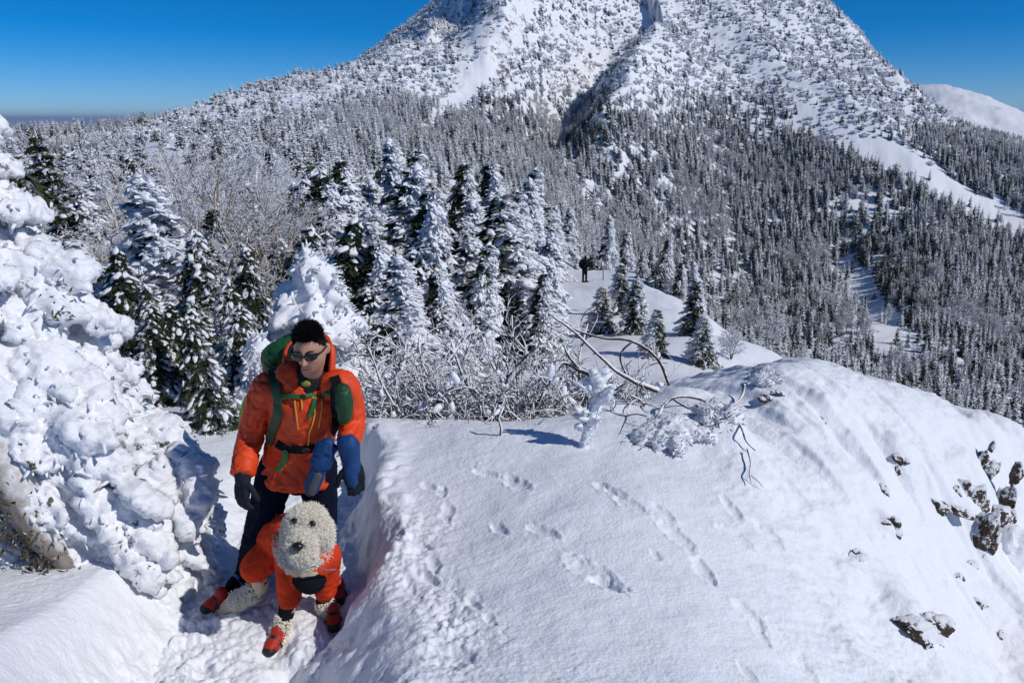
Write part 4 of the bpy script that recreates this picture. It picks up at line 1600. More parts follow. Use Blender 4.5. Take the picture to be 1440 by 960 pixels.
def iced_fir():
    g = np.random.default_rng(3)
    cx, cy = -3.55, 4.25
    base = np.array([cx, cy, .2])
    root = thing('iced_fir', 'huge fir plastered white with wind blown ice on the left of the path', 'fir tree', base)
    C, S, D = [], [], []
    zz = np.array([0.2, .5, .9, 1.4, 2.0, 2.45, 2.8, 3.3, 4.3])
    rr = np.array([1.25, 1.22, 1.10, .97, .84, .68, .58, .42, .10])
    for z in np.linspace(.3, 4.3, 26):
        r = np.interp(z, zz, rr)
        C.append([cx, cy, z]); S.append([r * .42, r * .42, .16]); D.append([1, 0, 0])
    for lv_ in range(17):
        zl = .45 + lv_ * .232
        r = np.interp(zl, zz, rr)
        nb_ = int(5 + 9 * r)
        for q_ in range(nb_):
            a = q_ * 2 * PI / nb_ + lv_ * .9 + g.normal(0, .16)
            zb_ = zl + g.normal(0, .05)
            hd_ = np.array([math.cos(a), math.sin(a), 0])
            sd_ = np.array([-math.sin(a), math.cos(a), 0])
            rb = r * (.82 + .3 * g.random())
            for k_ in range(5):
                u = .35 + .65 * k_ / 4
                p_ = np.array([cx, cy, zb_]) + hd_ * rb * u + Z3 * (.10 - .34 * u * u) * rb
                t_ = hd_ + Z3 * (-.62 * u)
                w_ = (.15 + .05 * g.random()) * (1 - .45 * u) * (.55 + .45 * r)
                C.append(p_); S.append([w_ * 1.5, w_ * 1.0, w_ * .62]); D.append(t_)
                if k_ in (1, 2, 3):
                    for sg in (-1, 1):
                        o_ = w_ * (1.0 + .5 * g.random())
                        C.append(p_ + sd_ * sg * o_ + t_ * .08 - Z3 * .03); S.append([w_ * 1.2, w_ * .55, w_ * .42]); D.append(t_ + sd_ * sg * .8)
    # boughs that sweep down to the right, towards the path
    for px, py, Y, s_ in [(120, 560, 3.95, .30), (165, 600, 3.95, .26), (150, 650, 3.8, .30), (205, 640, 3.95, .22), (225, 680, 3.85, .22), (195, 700, 3.7, .26), (250, 715, 3.85, .19), (262, 750, 3.8, .17),
                          (225, 750, 3.65, .22), (180, 760, 3.55, .24), (140, 720, 3.6, .30), (276, 790, 3.85, .13), (240, 800, 3.7, .17), (205, 815, 3.55, .18), (165, 830, 3.5, .15), (130, 790, 3.5, .20),
                          (100, 690, 3.7, .26), (90, 600, 3.8, .34), (60, 560, 3.9, .34), (40, 620, 3.8, .22), (220, 620, 4.2, .2), (170, 540, 4.3, .22), (118, 450, 4.1, .3), (150, 835, 3.45, .1), (215, 850, 3.6, .10),
                          (285, 765, 4.05, .11), (60, 660, 3.65, .16), (95, 745, 3.5, .14), (115, 800, 3.45, .10)]:
        if py < 660 and px > 110:
            px -= 48 if py < 600 else 34
        for _ in range(13 if s_ > .2 else 6):
            k_ = s_ * (.26 + .20 * g.random())
            C.append(at(px, py, Y) + g.normal(0, .42, 3) * s_ * np.array([1, .8, 1])); S.append([k_ * 2.1, k_ * .85, k_ * .6]); D.append([.6 + g.normal(0, .3), -.3, -.75 + g.normal(0, .3)])
    C, S, D = np.array(C) - base, np.array(S), np.array(D, float)
    V, F = lumps(C, S, D, 3, .3, 4)
    plaster(root, V, F, .0155, 8000, .038, (.45, -.25, 0), 9, holes=.62, needles=1500, amp=.070, up=-.25)
    heart = fir(47, 4.1, 1.12, 170, 10, 8, .13, .026, .6, .1, .16, 0, wind=.1, leaf=M_LEAFD)
    hc_ = link('inner_crown', heart[1], root)
    bpy.data.meshes.remove(heart[0])
    # trunk and a bare bough under the ice on the near side
    tb = MB()
    V, F = tube(np.array([[0, 0, -.3], [.02, 0, 1], [0, .02, 2.5], [0, 0, 4.1]]), [.11, .10, .06, .02], 10)
    tb.add(V, F, 0, 0)
    link('trunk', tb.mesh('trunk', [M_BARK]), root)
    bb = MB()
    pts = np.array([at(-60, 560, 3.7), at(-10, 630, 3.5), at(22, 690, 3.42), at(62, 760, 3.38), at(108, 812, 3.36)]) - base
    V, F = tube(pts, [.13, .12, .10, .07, .03], 12)
    V = V + nrm(V - V.mean(0)) * (.03 * fbm(V * 9, 3, 8))[:, None]
    bb.add(V, F, 0, 0)
    link('bough', bb.mesh('bough', [M_BOUGH]), root)
    nb_ = MB()
    k = 900
    u = g.random(k) * 3.0
    i = np.minimum(u.astype(int) + 1, 3)
    f = (u % 1)[:, None]
    c = pts[i] * (1 - f) + pts[np.minimum(i + 1, 4)] * f + g.normal(0, .055, (k, 3)) - np.array([.03, .03, .04])
    V, F = blades(c, nrm(np.array([.3, -.3, -.6]) + g.normal(0, .5, (k, 3))), nrm(g.normal(0, 1, (k, 3))), .028 + .035 * g.random(k), .007)
    nb_.add(V, F, 0, np.repeat(.05 + .55 * g.random(k), 2), False)
    link('dead_needles', nb_.mesh('dead_needles', [M_DEADN]), root)


M_BOUGH = mat_bark('grey_bough', (0.30, 0.27, 0.24), (0.12, 0.09, 0.07), -.45)
M_DEADN = mat_rime_leaf('dead_needles', (0.10, 0.060, 0.028), -.05)
iced_fir()


def iced_small(name, label, px, py_top, py_base, Y, w, seed, nf, fl, voxel=.022, needles=120, holes=.6, lean=0, cat='fir tree', wind=(.4, -.35, 0)):
    g = np.random.default_rng(seed)
    top = at(px, py_top, Y)
    zb = float(height(top[0], top[1])[0])
    base = np.array([top[0], top[1], zb])
    H = top[2] - zb
    root = thing(name, label, cat, base)
    C, S, D = [], [], []
    for z in np.linspace(0, H * .92, 10):
        r = w * (1 - z / H) ** .75 * .55 + .04
        C.append([lean * z, 0, z]); S.append([r, r, H * .09]); D.append([1, 0, 0])
    n = 95
    for i in range(n):
        t = g.random() ** 1.2
        a = g.random() * 6.28
        r = w * (1 - t) ** .7 * (.55 + .5 * g.random())
        C.append([math.cos(a) * r + lean * t * H, math.sin(a) * r, t * H * .97 + .02]); D.append([math.cos(a), math.sin(a), -.5])
        s_ = w * (.10 + .11 * g.random()) * (1.15 - .6 * t)
        S.append([s_ * 1.9, s_, s_ * .8])
    V, F = lumps(np.array(C), np.array(S), np.array(D, float), 2, .3, seed)
    plaster(root, V, F, voxel, nf, fl, wind, seed, holes=holes, needles=needles, amp=.02)
    tb = MB()
    V, F = tube([[0, 0, -.2], [lean * H * .5, 0, H * .5], [lean * H, 0, H * .95]], [.05, .035, .01], 8)
    tb.add(V, F, 0, 0)
    link('trunk', tb.mesh('trunk', [M_BARK]), root)
    return root


iced_small('iced_fir', 'ice plastered fir right behind the hiker head and pack', 432, 352, 600, 6.9, .70, 21, 3400, .055, .020, 500, .68)
iced_small('iced_fir', 'low iced fir bough mass by the pack on the hiker left', 362, 470, 640, 6.2, .30, 22, 1100, .045, .018, 300, .72)
iced_small('iced_bush', 'white feathered little fir half buried in the open snow slope', 948, 594, 690, 5.0, .25, 23, 900, .026, .012, 60, .42, .12)
iced_small('iced_bush', 'iced bush with dark needle gaps under the bare twig', 1008, 600, 672, 5.15, .17, 24, 1000, .024, .012, 160, .75)
iced_small('iced_bush', 'smallest iced bush lying against the buried hump', 1075, 548, 572, 6.0, .14, 25, 700, .024, .012, 90, .6)


def sapling():
    """ice-caked sapling standing on the crest, throwing its shadow on the snow"""
    b = hit(820, 628)
    root = thing('iced_sapling', 'crooked ice caked sapling standing alone on the crest', 'sapling', b)
    tops = [(at(828, 600, b[1] + .02), .045), (at(838, 570, b[1] + .04), .05), (at(842, 540, b[1] + .06), .06), (at(836, 527, b[1] + .06), .05), (at(850, 522, b[1] + .06), .035)]
    C, S, D = [], [], []
    pr = b
    for p, r in tops:
        for u in np.linspace(0, 1, 5):
            C.append(pr * (1 - u) + p * u - b); S.append([r * 1.05, r * .72, r * .72]); D.append(p - pr)
        pr = p
    for i in range(34):
        t = .25 + .75 * RNG.random()
        a = RNG.random() * 6.28
        q = np.array([math.cos(a) * .13 * t, math.sin(a) * .09 * t, t * .5])
        C.append(q + np.array([.06 * t, 0, 0])); S.append([.06, .018, .016]); D.append([math.cos(a), math.sin(a), .4])
    V, F = lumps(np.array(C), np.array(S), np.array(D), 2, .4, 31)
    plaster(root, V, F, .009, 450, .018, (.4, -.2, 0), 33, holes=.3, amp=.012)
    tb = MB()
    V, F = tube([[0, 0, -.1], [.02, 0, .15], [.03, .01, .4]], [.009, .008, .004], 8)
    tb.add(V, F, 0, 0)
    link('trunk', tb.mesh('trunk', [M_DARKB]), root)
    # a bent iced side stem on the left of it
    b2 = hit(703, 612)
    r2 = thing('iced_twig', 'single bent iced twig sticking out of the snow at the crest', 'twig', b2)
    V, F = tube([[0, 0, -.05], [.01, 0, .06], [-.01, 0, .14], [.03, .02, .22]], [.009, .010, .010, .006], 7)
    t2 = MB()
    t2.add(V, F, 0, 0)
    link('stem', t2.mesh('stem', [M_TWIG]), r2)


sapling()


# ------------------------------------------------------------------ rocks that poke out of the right flank
def mat_rock():
    m = Mat('frosted_rock')
    p = m.obj()
    x = m.nz()
    n1 = m.noise(p, 9, 5, 0.65)
    n2 = m.noise(p, 26, 5, 0.7)
    c = m.ramp(n1, [(.30, (.022, .018, .016)), (.5, (.075, .052, .034)), (.68, (.14, .10, .065))])
    f = m.math('ADD', m.math('MULTIPLY', x.outputs['Z'], .75), m.math('MULTIPLY', x.outputs['X'], .40))
    f = m.math('ADD', f, m.math('MULTIPLY', m.math('SUBTRACT', n2, .5), 3.4))
    col = m.mix(m.mapr(f, .22, .36), c, (.80, .82, .865))
    b = m.bump(n2, .9, .02)
    b = m.bump(n1, .7, .03, b)
    return m.fin(col, .75, b, .25)


M_ROCK = mat_rock()
rocks = [(1160, 592, 24, 18, 'small dark rock just under the crest hump'),
         (1243, 690, 26, 22, 'dark rock at the upper left of the outcrop'),
         (1264, 664, 34, 24, 'frost capped rock above the outcrop boulders'),
         (1318, 712, 48, 24, 'largest overhanging dark boulder in the outcrop'),
         (1258, 746, 34, 24, 'brown boulder with snow tail at the lower left of the outcrop'),
         (1207, 786, 38, 26, 'twin topped black rock with streaked snow, leftmost on the flank'),
         (1383, 655, 22, 44, 'upright frosted stone highest on the flank'),
         (1374, 752, 30, 64, 'tall ochre rock in the cliff band'),
         (1370, 705, 44, 52, 'frost netted rock face above the tall ochre rock'),
         (1407, 712, 18, 50, 'narrow dark rib at the cliff band right edge'),
         (1420, 736, 18, 24, 'small dark rock beside the narrow rib'),
         (1345, 813, 24, 20, 'small dark rock below the outcrop by itself'),
         (1380, 856, 30, 28, 'dark rock low in the cliff band'),
         (1366, 793, 22, 18, 'flat stone under the tall ochre rock'),
         (1408, 896, 26, 24, 'lowest small rock of the cliff band'),
         (1416, 775, 52, 84, 'pale ice coated block right of the tall ochre rock'),
         (1296, 895, 88, 44, 'wide low ledge of icy stones at the foot of the runnel'),
         (1345, 690, 22, 20, 'frosty stone between boulder and upright stone'),
         (1085, 560, 34, 14, 'dark stone under the buried hump')]
for k, (px, py, w_, h_, lab) in enumerate(rocks):
    p = hit(px, py)
    dep = project(p)[2]
    big = 1.25 if px > 1362 else 1.1
    sx, sz = .5 * w_ * dep / FPX * 1.15 * big, .5 * h_ * dep / FPX * 1.25 * big
    g = np.random.default_rng(900 + k)
    tv, tf = ICO3 if max(w_, h_) < 40 else ICO4
    Vr, Fr, nv = [], [], 0
    m_ = 3 + int(max(w_, h_) > 30) * 2
    for j_ in range(m_):
        q = tv.copy()
        for _ in range(8):                       # broken along flat faces
            n_ = nrm(g.normal(0, 1, 3))
            q = q - np.clip(q @ n_ - (.5 + .3 * g.random()), 0, None)[:, None] * n_ * .95
        q = q * (1 + .22 * fbm(q * 2.0 + k * 5 + j_, 2, 40, .6) + .16 * np.abs(fbm(q * 5 + k * 3, 3, 41, .6)))[:, None]
        f_ = (1.0 if j_ == 0 else .35 + .4 * g.random())
        c_ = np.zeros(3) if j_ == 0 else np.array([g.normal(0, .62), g.normal(0, .25), g.normal(0, .62)])
        q = (q * f_ * .80 + c_) * np.array([sx, max(sx, sz) * .55, sz])
        Vr.append(q); Fr.append(tf + nv); nv += len(q)
    if 'ice coated' in lab:
        me = make_mesh('rock', np.concatenate(Vr), [np.concatenate(Fr)], [M_RIME], None, True, {'rime': np.ones(sum(len(f) for f in Fr))})
    else:
        me = make_mesh('rock', np.concatenate(Vr), [np.concatenate(Fr)], [M_ROCK], None, True)
    o = link('rock', me, None, p + np.array([0, .25 * sx, -.22 * sz]), g.random() * .6 - .3)
    o.rotation_euler = (rad(-18), rad(24), g.random() * .5 - .25)
    tag(o, lab, 'rock', 'rocks on the right flank')

# icicles under the iced fir
M_ICE = Mat('ice').fin((.72, .78, .84), .12, None, .6)
for k, (px, py, l_) in enumerate([(246, 838, .13), (256, 838, .10), (262, 832, .08), (204, 858, .05), (210, 856, .06), (197, 860, .045)]):
    p = at(px, py, 3.62)
    V, F = tube([[0, 0, 0], [.002, 0, -l_ * .5], [0, 0, -l_]], [.008, .006, .0015], 7)
    mb = MB()
    mb.add(V, F, 0, 0)
    o = link('icicle', mb.mesh('icicle', [M_ICE]), None, p)
    tag(o, 'thin icicle hanging from the lowest bough of the big iced fir', 'icicle', 'icicles under the iced fir')
# ------------------------------------------------------------------ the hiker
from mathutils.bvhtree import BVHTree


def m_cloth(name, col, rough=.65, scale=60, amt=.25, fold=8):
    m = Mat(name)
    p = m.obj()
    n1 = m.noise(p, scale, 3, .6)
    n2 = m.noise(p, fold, 4, .6)
    dk = tuple(c * (1 - amt) for c in col)
    c = m.mix(m.mapr(n2, .35, .65), col, dk)
    b = m.bump(n2, .35, .012)
    b = m.bump(n1, .25, .002, b)
    return m.fin(c, rough, b, .3 if rough < .68 else .1)


M_ORANGE = m_cloth('orange_shell', (.80, .072, .014), .55)
M_DOGRED = m_cloth('red_orange_knit', (.66, .055, .016), .8, 120)
M_BLACKC = m_cloth('black_cloth', (.009, .010, .014), .9)
M_NAVY = m_cloth('navy_trousers', (.006, .009, .024), .95)
M_GREENC = m_cloth('green_webbing', (.014, .14, .035), .6)
M_LIDG = m_cloth('green_lid', (.010, .095, .028), .55)
M_DGREEN = m_cloth('dark_green_nylon', (.012, .060, .022), .5)
M_LIME = m_cloth('lime_nylon', (.16, .55, .02), .5)
M_BLUE = m_cloth('blue_nylon', (.008, .050, .17), .6)
M_GREYC = m_cloth('grey_fabric', (.10, .105, .12), .7)
M_CHAR = m_cloth('charcoal_glove', (.018, .022, .034), .7)
M_YEL = Mat('yellow_zip').fin((.75, .36, .05), .5, None, .3)
M_LENS = Mat('dark_lens').fin((.006, .006, .007), .12, None, .6)
M_HAIR = Mat('black_hair').fin((.008, .007, .007), .75, None, .1)
M_RUB = Mat('black_rubber').fin((.012, .012, .013), .55, None, .35)
M_STEEL = Mat('steel').fin((.45, .47, .50), .35, None, .5, .9)
M_RED = m_cloth('red_boot', (.42, .022, .014), .55)
M_DARKIN = m_cloth('hood_lining', (.022, .022, .026), .8)


def skin():
    m = Mat('skin')
    p = m.obj()
    n = m.noise(p, 30, 4, .6)
    return m.fin(m.mix(n, (.50, .28, .19), (.40, .19, .125)), .5, m.bump(n, .15, .003), .35)


M_SKIN = skin()


def head_mesh(R, c, scale=1.0):
    """face towards local -y; R 3x3 rotation, c centre"""
    V, F = _ico(5)
    p = V.copy()
    x, y, z = p[:, 0], p[:, 1], p[:, 2]
    X = x * .076 * (1 - .30 * np.clip(-z, 0, 1) ** 1.6) * (1 - .08 * np.clip(z, 0, 1))
    Y = y * .096
    Z = z * .118
    fr = np.clip(-y, 0, 1)
    Y = Y + .014 * np.clip(-z - .2, 0, 1) * np.clip(y, 0, 1)           # nape
    Y = np.where((y < 0) & (z < 0), Y * (1 - .10 * np.clip(-z, 0, 1)), Y)
    gsn = lambda cx, cz, sx, sz: np.exp(-((X - cx) / sx) ** 2 - ((Z - cz) / sz) ** 2) * fr ** .5 * (y < .1)
    d = .030 * gsn(0, -.024, .013, .020) + .014 * gsn(0, .0, .010, .026) + .008 * gsn(0, -.028, .022, .010)     # nose, bridge, wings
    d += .006 * gsn(0, .030, .05, .012)                                                                        # brow
    d -= .011 * (gsn(-.031, .010, .016, .012) + gsn(.031, .010, .016, .012))                                   # sockets
    d += .008 * (gsn(-.040, -.022, .018, .016) + gsn(.040, -.022, .018, .016))                                 # cheeks
    d += .007 * gsn(0, -.056, .024, .006) + .007 * gsn(0, -.070, .020, .006) - .006 * gsn(0, -.063, .026, .003)  # lips
    d += 0.016 * gsn(0, -.096, .024, .014)                                                                      # chin
    Y = Y - d
    P = np.stack([X, Y, Z], -1)
    ears = []
    for s_ in (-1, 1):
        ev, ef = lumps(np.array([[s_ * .078, .012, -.005]]), np.array([[.030, .012, .018]]), np.array([[s_ * .15, .25, 1.0]]), 3, .15, 3)
        ears.append((ev, ef))
    V, Fs = [P], [F]
    n = len(P)
    for ev, ef in ears:
        V.append(ev); Fs.append(ef + n); n += len(ev)
    V = np.concatenate(V) * scale
    return V @ np.asarray(R).T + c, np.concatenate(Fs)


def rotm(rx, ry, rz):
    return np.array((Matrix.Rotation(rz, 3, 'Z') @ Matrix.Rotation(ry, 3, 'Y') @ Matrix.Rotation(rx, 3, 'X')))


def spl(pts, k=6):
    pts = np.asarray(pts, float)
    n = len(pts)
    out = []
    for i in range(n - 1):
        p0, p1, p2, p3 = pts[max(i - 1, 0)], pts[i], pts[i + 1], pts[min(i + 2, n - 1)]
        for t in np.linspace(0, 1, k, endpoint=False):
            out.append(.5 * (2 * p1 + (p2 - p0) * t + (2 * p0 - 5 * p1 + 4 * p2 - p3) * t * t + (3 * p1 - p0 - 3 * p2 + p3) * t ** 3))
    out.append(pts[-1])
    return np.array(out)


class Soup:
    def __init__(s):
        s.V, s.F, s.n = [], [], 0

    def add(s, V, F):
        for f in (F if isinstance(F, list) else [F]):
            s.F.append(np.asarray(f) + s.n)
        s.V.append(np.asarray(V, float))
        s.n += len(V)
        return s

    def limb(s, pts, r, n=14, k=5, ends=(1, 1)):
        """smooth limb with round ends; r one radius (or (depth,width)) per point"""
        q = spl(np.concatenate([np.asarray(pts, float), np.asarray(r, float).reshape(len(pts), -1)], 1), k)
        P, rr = q[:, :3], q[:, 3:]
        rr = rr if rr.shape[1] == 2 else np.repeat(rr, 2, 1)
        s.add(*tube(P, rr, n))
        for e in [q_ for q_, on_ in ((0, ends[0]), (-1, ends[1])) if on_]:
            s.add(*lumps(P[e:e + 1] if e == 0 else P[-1:], np.array([[rr[e].min() * .98] * 3]), None, 2, 0))
        return s

    def ball(s, c, r, d=None, amp=0.0, sub=3):
        s.add(*lumps(np.array([c]), np.array([np.broadcast_to(r, 3)]), None if d is None else np.array([d], float), sub, amp))
        return s

    def skin(s, voxel, smooth=3):
        return remesh(np.concatenate(s.V), s.F, voxel, smooth)


def part_from(soup, name, mat, parent, org, voxel, smooth=3, wr=0.0, wf=9.0, seed=0, wdir=None, post=None):
    V, F, N = soup.skin(voxel, smooth)
    if wr:
        Q = V * wf
        if wdir is not None:
            Q = Q * np.array(wdir)
        nn = fbm(Q + 3 * fbm(V * 5, 2, seed + 4)[:, None], 3, seed)
        V = V + N * (wr * (1 - 2 * np.abs(nn)))[:, None]
    if post is not None:
        V = post(V, N)
    me = make_mesh(name, V - org, F, [mat], None, True)
    return link(name, me, parent), V, F


def hand(soup, wrist, tip, side, palm_n, curl=.5, s=1.0):
    """a gloved hand: palm, four fingers of different length, thumb leaving the side of the palm"""
    w, t = np.asarray(wrist, float), np.asarray(tip, float)
    d = nrm(t - w)
    sd = nrm(np.asarray(side, float) - d * np.dot(side, d))
    nn = nrm(np.cross(d, sd))
    if np.dot(nn, palm_n) < 0:
        nn = -nn
    L = .095 * s
    for k in range(4):
        o = (k - 1.5) * .021 * s
        soup.limb([w + sd * o * .5, w + d * L * .5 + sd * o * .9, w + d * L + sd * o], [.019 * s, .021 * s, .017 * s], 10, 4)
        fl = (.062, .075, .080, .068)[k] * s
        a = w + d * L + sd * o
        c1 = a + (d * math.cos(curl * .5) + nn * math.sin(curl * .5)) * fl * .45
        c2 = c1 + (d * math.cos(curl * 1.3) + nn * math.sin(curl * 1.3)) * fl * .33
        c3 = c2 + (d * math.cos(curl * 2.0) + nn * math.sin(curl * 2.0)) * fl * .25
        soup.limb([a, c1, c2, c3], [.0125 * s, .0115 * s, .011 * s, .0095 * s], 10, 4)
    b = w + d * .03 * s + sd * .030 * s
    soup.limb([b, b + (sd * .75 + d * .6 + nn * .25) * .04 * s, b + (sd * .85 + d * 1.35 + nn * .6) * .055 * s], [.016 * s, .014 * s, .0115 * s], 10, 4)
    return soup


def ribbon(pts, nor, width, thick=.004):
    pts = np.asarray(pts, float)
    nor = nrm(nor)
    T = nrm(np.gradient(pts, axis=0))
    S = nrm(np.cross(T, nor))
    w_ = np.broadcast_to(np.asarray(width, float), (len(pts),))[:, None] * .5
    V = np.stack([pts - S * w_, pts + S * w_, pts + S * w_ + nor * thick, pts - S * w_ + nor * thick], 1).reshape(-1, 3)
    n = len(pts)
    F = []
    for i in range(n - 1):
        a, b = 4 * i, 4 * i + 4
        for k in range(4):
            F.append([a + k, b + k, b + (k + 1) % 4, a + (k + 1) % 4])
    F.append([0, 1, 2, 3]); F.append([4 * n - 1, 4 * n - 2, 4 * n - 3, 4 * n - 4])
    return V, np.array(F)


def hiker():
    J = dict(rank=at(354, 826, 3.80), lank=at(452, 800, 3.88), rknee=at(366, 745, 3.64), lknee=at(452, 732, 3.74), rhip=at(392, 655, 3.70), lhip=at(446, 655, 3.70),
             pel=at(420, 650, 3.70), waist=at(424, 612, 3.67), chest=at(430, 568, 3.62), neck=at(434, 532, 3.56), head=at(437, 490, 3.44),
             rsh=at(376, 548, 3.62), lsh=at(484, 545, 3.55), relb=at(354, 608, 3.66), lelb=at(496, 592, 3.58), rwr=at(341, 668, 3.50), lwr=at(491, 634, 3.45),
             rtip=at(340, 716, 3.44), ltip=at(503, 692, 3.40))
    org = np.array([J['pel'][0], J['pel'][1], .02])
    root = thing('person', 'hiker in orange shell jacket and sunglasses walking down the trodden path', 'person', org)
    Rh = rotm(rad(11), rad(-3), rad(-5))
    # continuous body
    b = Soup()
    hv, hf = head_mesh(Rh, J['head'])
    b.add(hv, hf)
    b.limb([J['chest'], J['neck'] + np.array([0, .02, -.02]), J['head'] + np.array([0, .045, -.06])], [.075, .056, .056])
    b.limb([J['pel'], J['waist'], J['chest'], J['neck'] + np.array([0, .02, -.06])], [(.10, .15), (.095, .14), (.11, .165), (.07, .11)], 18)
    for s_ in 'rl':
        b.limb([J[s_ + 'sh'], J[s_ + 'elb'], J[s_ + 'wr']], [.052, .042, .030])
        b.limb([J[s_ + 'hip'], J[s_ + 'knee'], J[s_ + 'ank']], [.078, .055, .040])
        if s_ == 'r':
            hand(b, J['rwr'] + np.array([0, 0, -.01]), J['rtip'], (.8, -.6, 0), (0, 1, 0), .55, .80)
        else:
            hand(b, J['lwr'] + np.array([.008, -.01, -.05]), J['ltip'] + np.array([0, 0, -.01]), (-.8, -.4, 0), (.6, .6, 0), .45, .80)
        b.limb([J[s_ + 'ank'], J[s_ + 'ank'] + np.array([-.02 if s_ == 'r' else .0, -.12, -.055])], [.042, .034])
    part_from(b, 'body', M_SKIN, root, org, .0065, 1)
    # hair: cropped sides, spiky top
    g = np.random.default_rng(5)
    hl = (hv - J['head']) @ Rh
    hn = nrm(hl / np.array([.076, .096, .118]) ** 2)
    scalp = np.where((hl[:, 2] > .070 - .62 * np.clip(hl[:, 1] + .045, 0, .2) - .9 * np.clip(np.abs(hl[:, 0]) - .036, 0, .04)) & (np.abs(hl[:, 0]) < .0775) & (hl[:, 2] > -.045))[0]
    k = scalp[g.integers(0, len(scalp), 5200)]
    ln = (.010 + .024 * sstep(.035, .095, hl[k, 2])) * (.6 + .7 * g.random(len(k)))
    d = nrm(hn[k] + g.normal(0, .32, (len(k), 3)) + np.array([0, -.15, .35]))
    A = hl[k] - hn[k] * .006
    V1, F1 = sticks(A, A + d * ln[:, None], .0032, .0008, 3)
    mb = MB()
    mb.add((V1 @ Rh.T) + J['head'] - org, F1, 0, 0)
    sel = np.zeros(len(hv), bool)
    sel[scalp] = True
    fs = hf[sel[hf].all(1)]
    cap = hl + hn * .0045
    mb.add((cap @ Rh.T) + J['head'] - org, fs, 0, 0)
    link('hair', mb.mesh('hair', [M_HAIR]), root)

    def hp(x, y, z):
        return np.array([x, y, z]) @ Rh.T + J['head'] - org
    # eyebrows
    mb = MB()
    for s_ in (-1, 1):
        V1, F1 = tube([hp(s_ * .016, -.100, .030), hp(s_ * .032, -.098, .034), hp(s_ * .050, -.085, .030)], [.003, .004, .002], 6)
        mb.add(V1, F1, 0, 0)
    link('eyebrows', mb.mesh('eyebrows', [M_HAIR]), root)
    mb = MB()
    V1, F1 = tube([hp(-.024, -.089, -.0635), hp(-.010, -.0985, -.0615), hp(0, -.0995, -.0625), hp(.010, -.0985, -.0615), hp(.024, -.089, -.0635)], [.0015, .0032, .0030, .0032, .0015], 6)
    mb.add(V1, F1, 0, 0)
    link('mouth', mb.mesh('mouth', [Mat('lips').fin((.16, .055, .045), .5, None, .3)]), root)
    # sunglasses
    sg = MB()
    for s_ in (-1, 1):
        q = ICO3[0] * np.array([.031, .008, .020])
        q[:, 0] = np.sign(q[:, 0]) * np.abs(q[:, 0]) ** .8 * .031 ** .2
        q[:, 1] += .55 * (q[:, 0] ** 2) * 6 + s_ * q[:, 0] * .25
        q = q + np.array([s_ * .034, -.101, .006])
        sg.add(q @ Rh.T + J['head'] - org, ICO3[1], 0, 0)
        V1, F1 = tube([hp(s_ * .062, -.088, .012), hp(s_ * .079, -.05, .012), hp(s_ * .081, .01, .010)], [.0055, .0045, .004], 6)
        sg.add(V1, F1, 1, 0)
        V1, F1 = tube([hp(s_ * .006, -.107, .018), hp(s_ * .034, -.110, .026), hp(s_ * .064, -.088, .018)], [.003, .0035, .004], 6)
        sg.add(V1, F1, 1, 0)
    V1, F1 = tube([hp(-.010, -.108, .012), hp(0, -.110, .014), hp(.010, -.108, .012)], [.0035, .003, .0035], 6)
    sg.add(V1, F1, 1, 0)
    link('sunglasses', sg.mesh('sunglasses', [M_LENS, M_RUB]), root)
    # mid layer under the hood: dark collar and a pale base layer at the throat
    m = Soup()
    m.limb([J['chest'] + np.array([0, -.02, .06]), J['neck'] + np.array([0, .01, .0]), J['neck'] + np.array([0.005, .018, .026])], [(.098, .125), (.078, .088), (.066, .074)], 18)
    part_from(m, 'mid_layer', M_DARKIN, root, org, .010, 2, .004, 14, 2)
    m = Soup()
    m.ball(J['neck'] + np.array([.004, -.068, -.005]), (.020, .010, .026), (0, -.3, 1))
    part_from(m, 'base_layer', m_cloth('yellow_green_base_layer', (.32, .34, .06), .8), root, org, .005, 1)
    # jacket
    j = Soup()
    hem = at(418, 676, 3.69)
    j.limb([hem, J['pel'] + np.array([0, 0, .03]), J['waist'], J['chest'], (J['rsh'] + J['lsh']) / 2 + np.array([0, .01, .02]), J['neck'] + np.array([0, .03, -.01])],
           [(.160, .190), (.152, .182), (.138, .166), (.150, .185), (.112, .172), (.072, .095)], 26, ends=(0, 1))
    j.limb([J['rsh'] + np.array([.05, 0, .01]), J['rsh'], J['relb'], J['rwr'] + np.array([0, 0, .005])], [.076, .078, .064, .055], 18, ends=(1, 0))
    j.limb([J['lsh'] + np.array([-.05, 0, .01]), J['lsh'], J['lelb'], J['lwr'] + np.array([0, 0, .055])], [.072, .072, .060, .052], 18, ends=(1, 0))
    _, JV, JF = part_from(j, 'jacket', M_ORANGE, root, org, .009, 3, .013, 6.5, 7, (1.3, 1, .8))
    polys = [list(map(int, f)) for F_ in JF for f in F_]
    bvh = BVHTree.FromPolygons([tuple(v) for v in JV], polys)

    def onj(px, py, lift=.004):
        d_ = nrm(ray(px, py))
        h = bvh.ray_cast(Vector((0, 0, CAM_Z)), Vector(d_), 12)
        if h[0] is None:
            h = bvh.find_nearest(Vector(at(px, py, 3.5)))
        n_ = np.array(h[1])
        if n_ @ d_ > 0:
            n_ = -n_
        return np.array(h[0]) + n_ * lift, n_

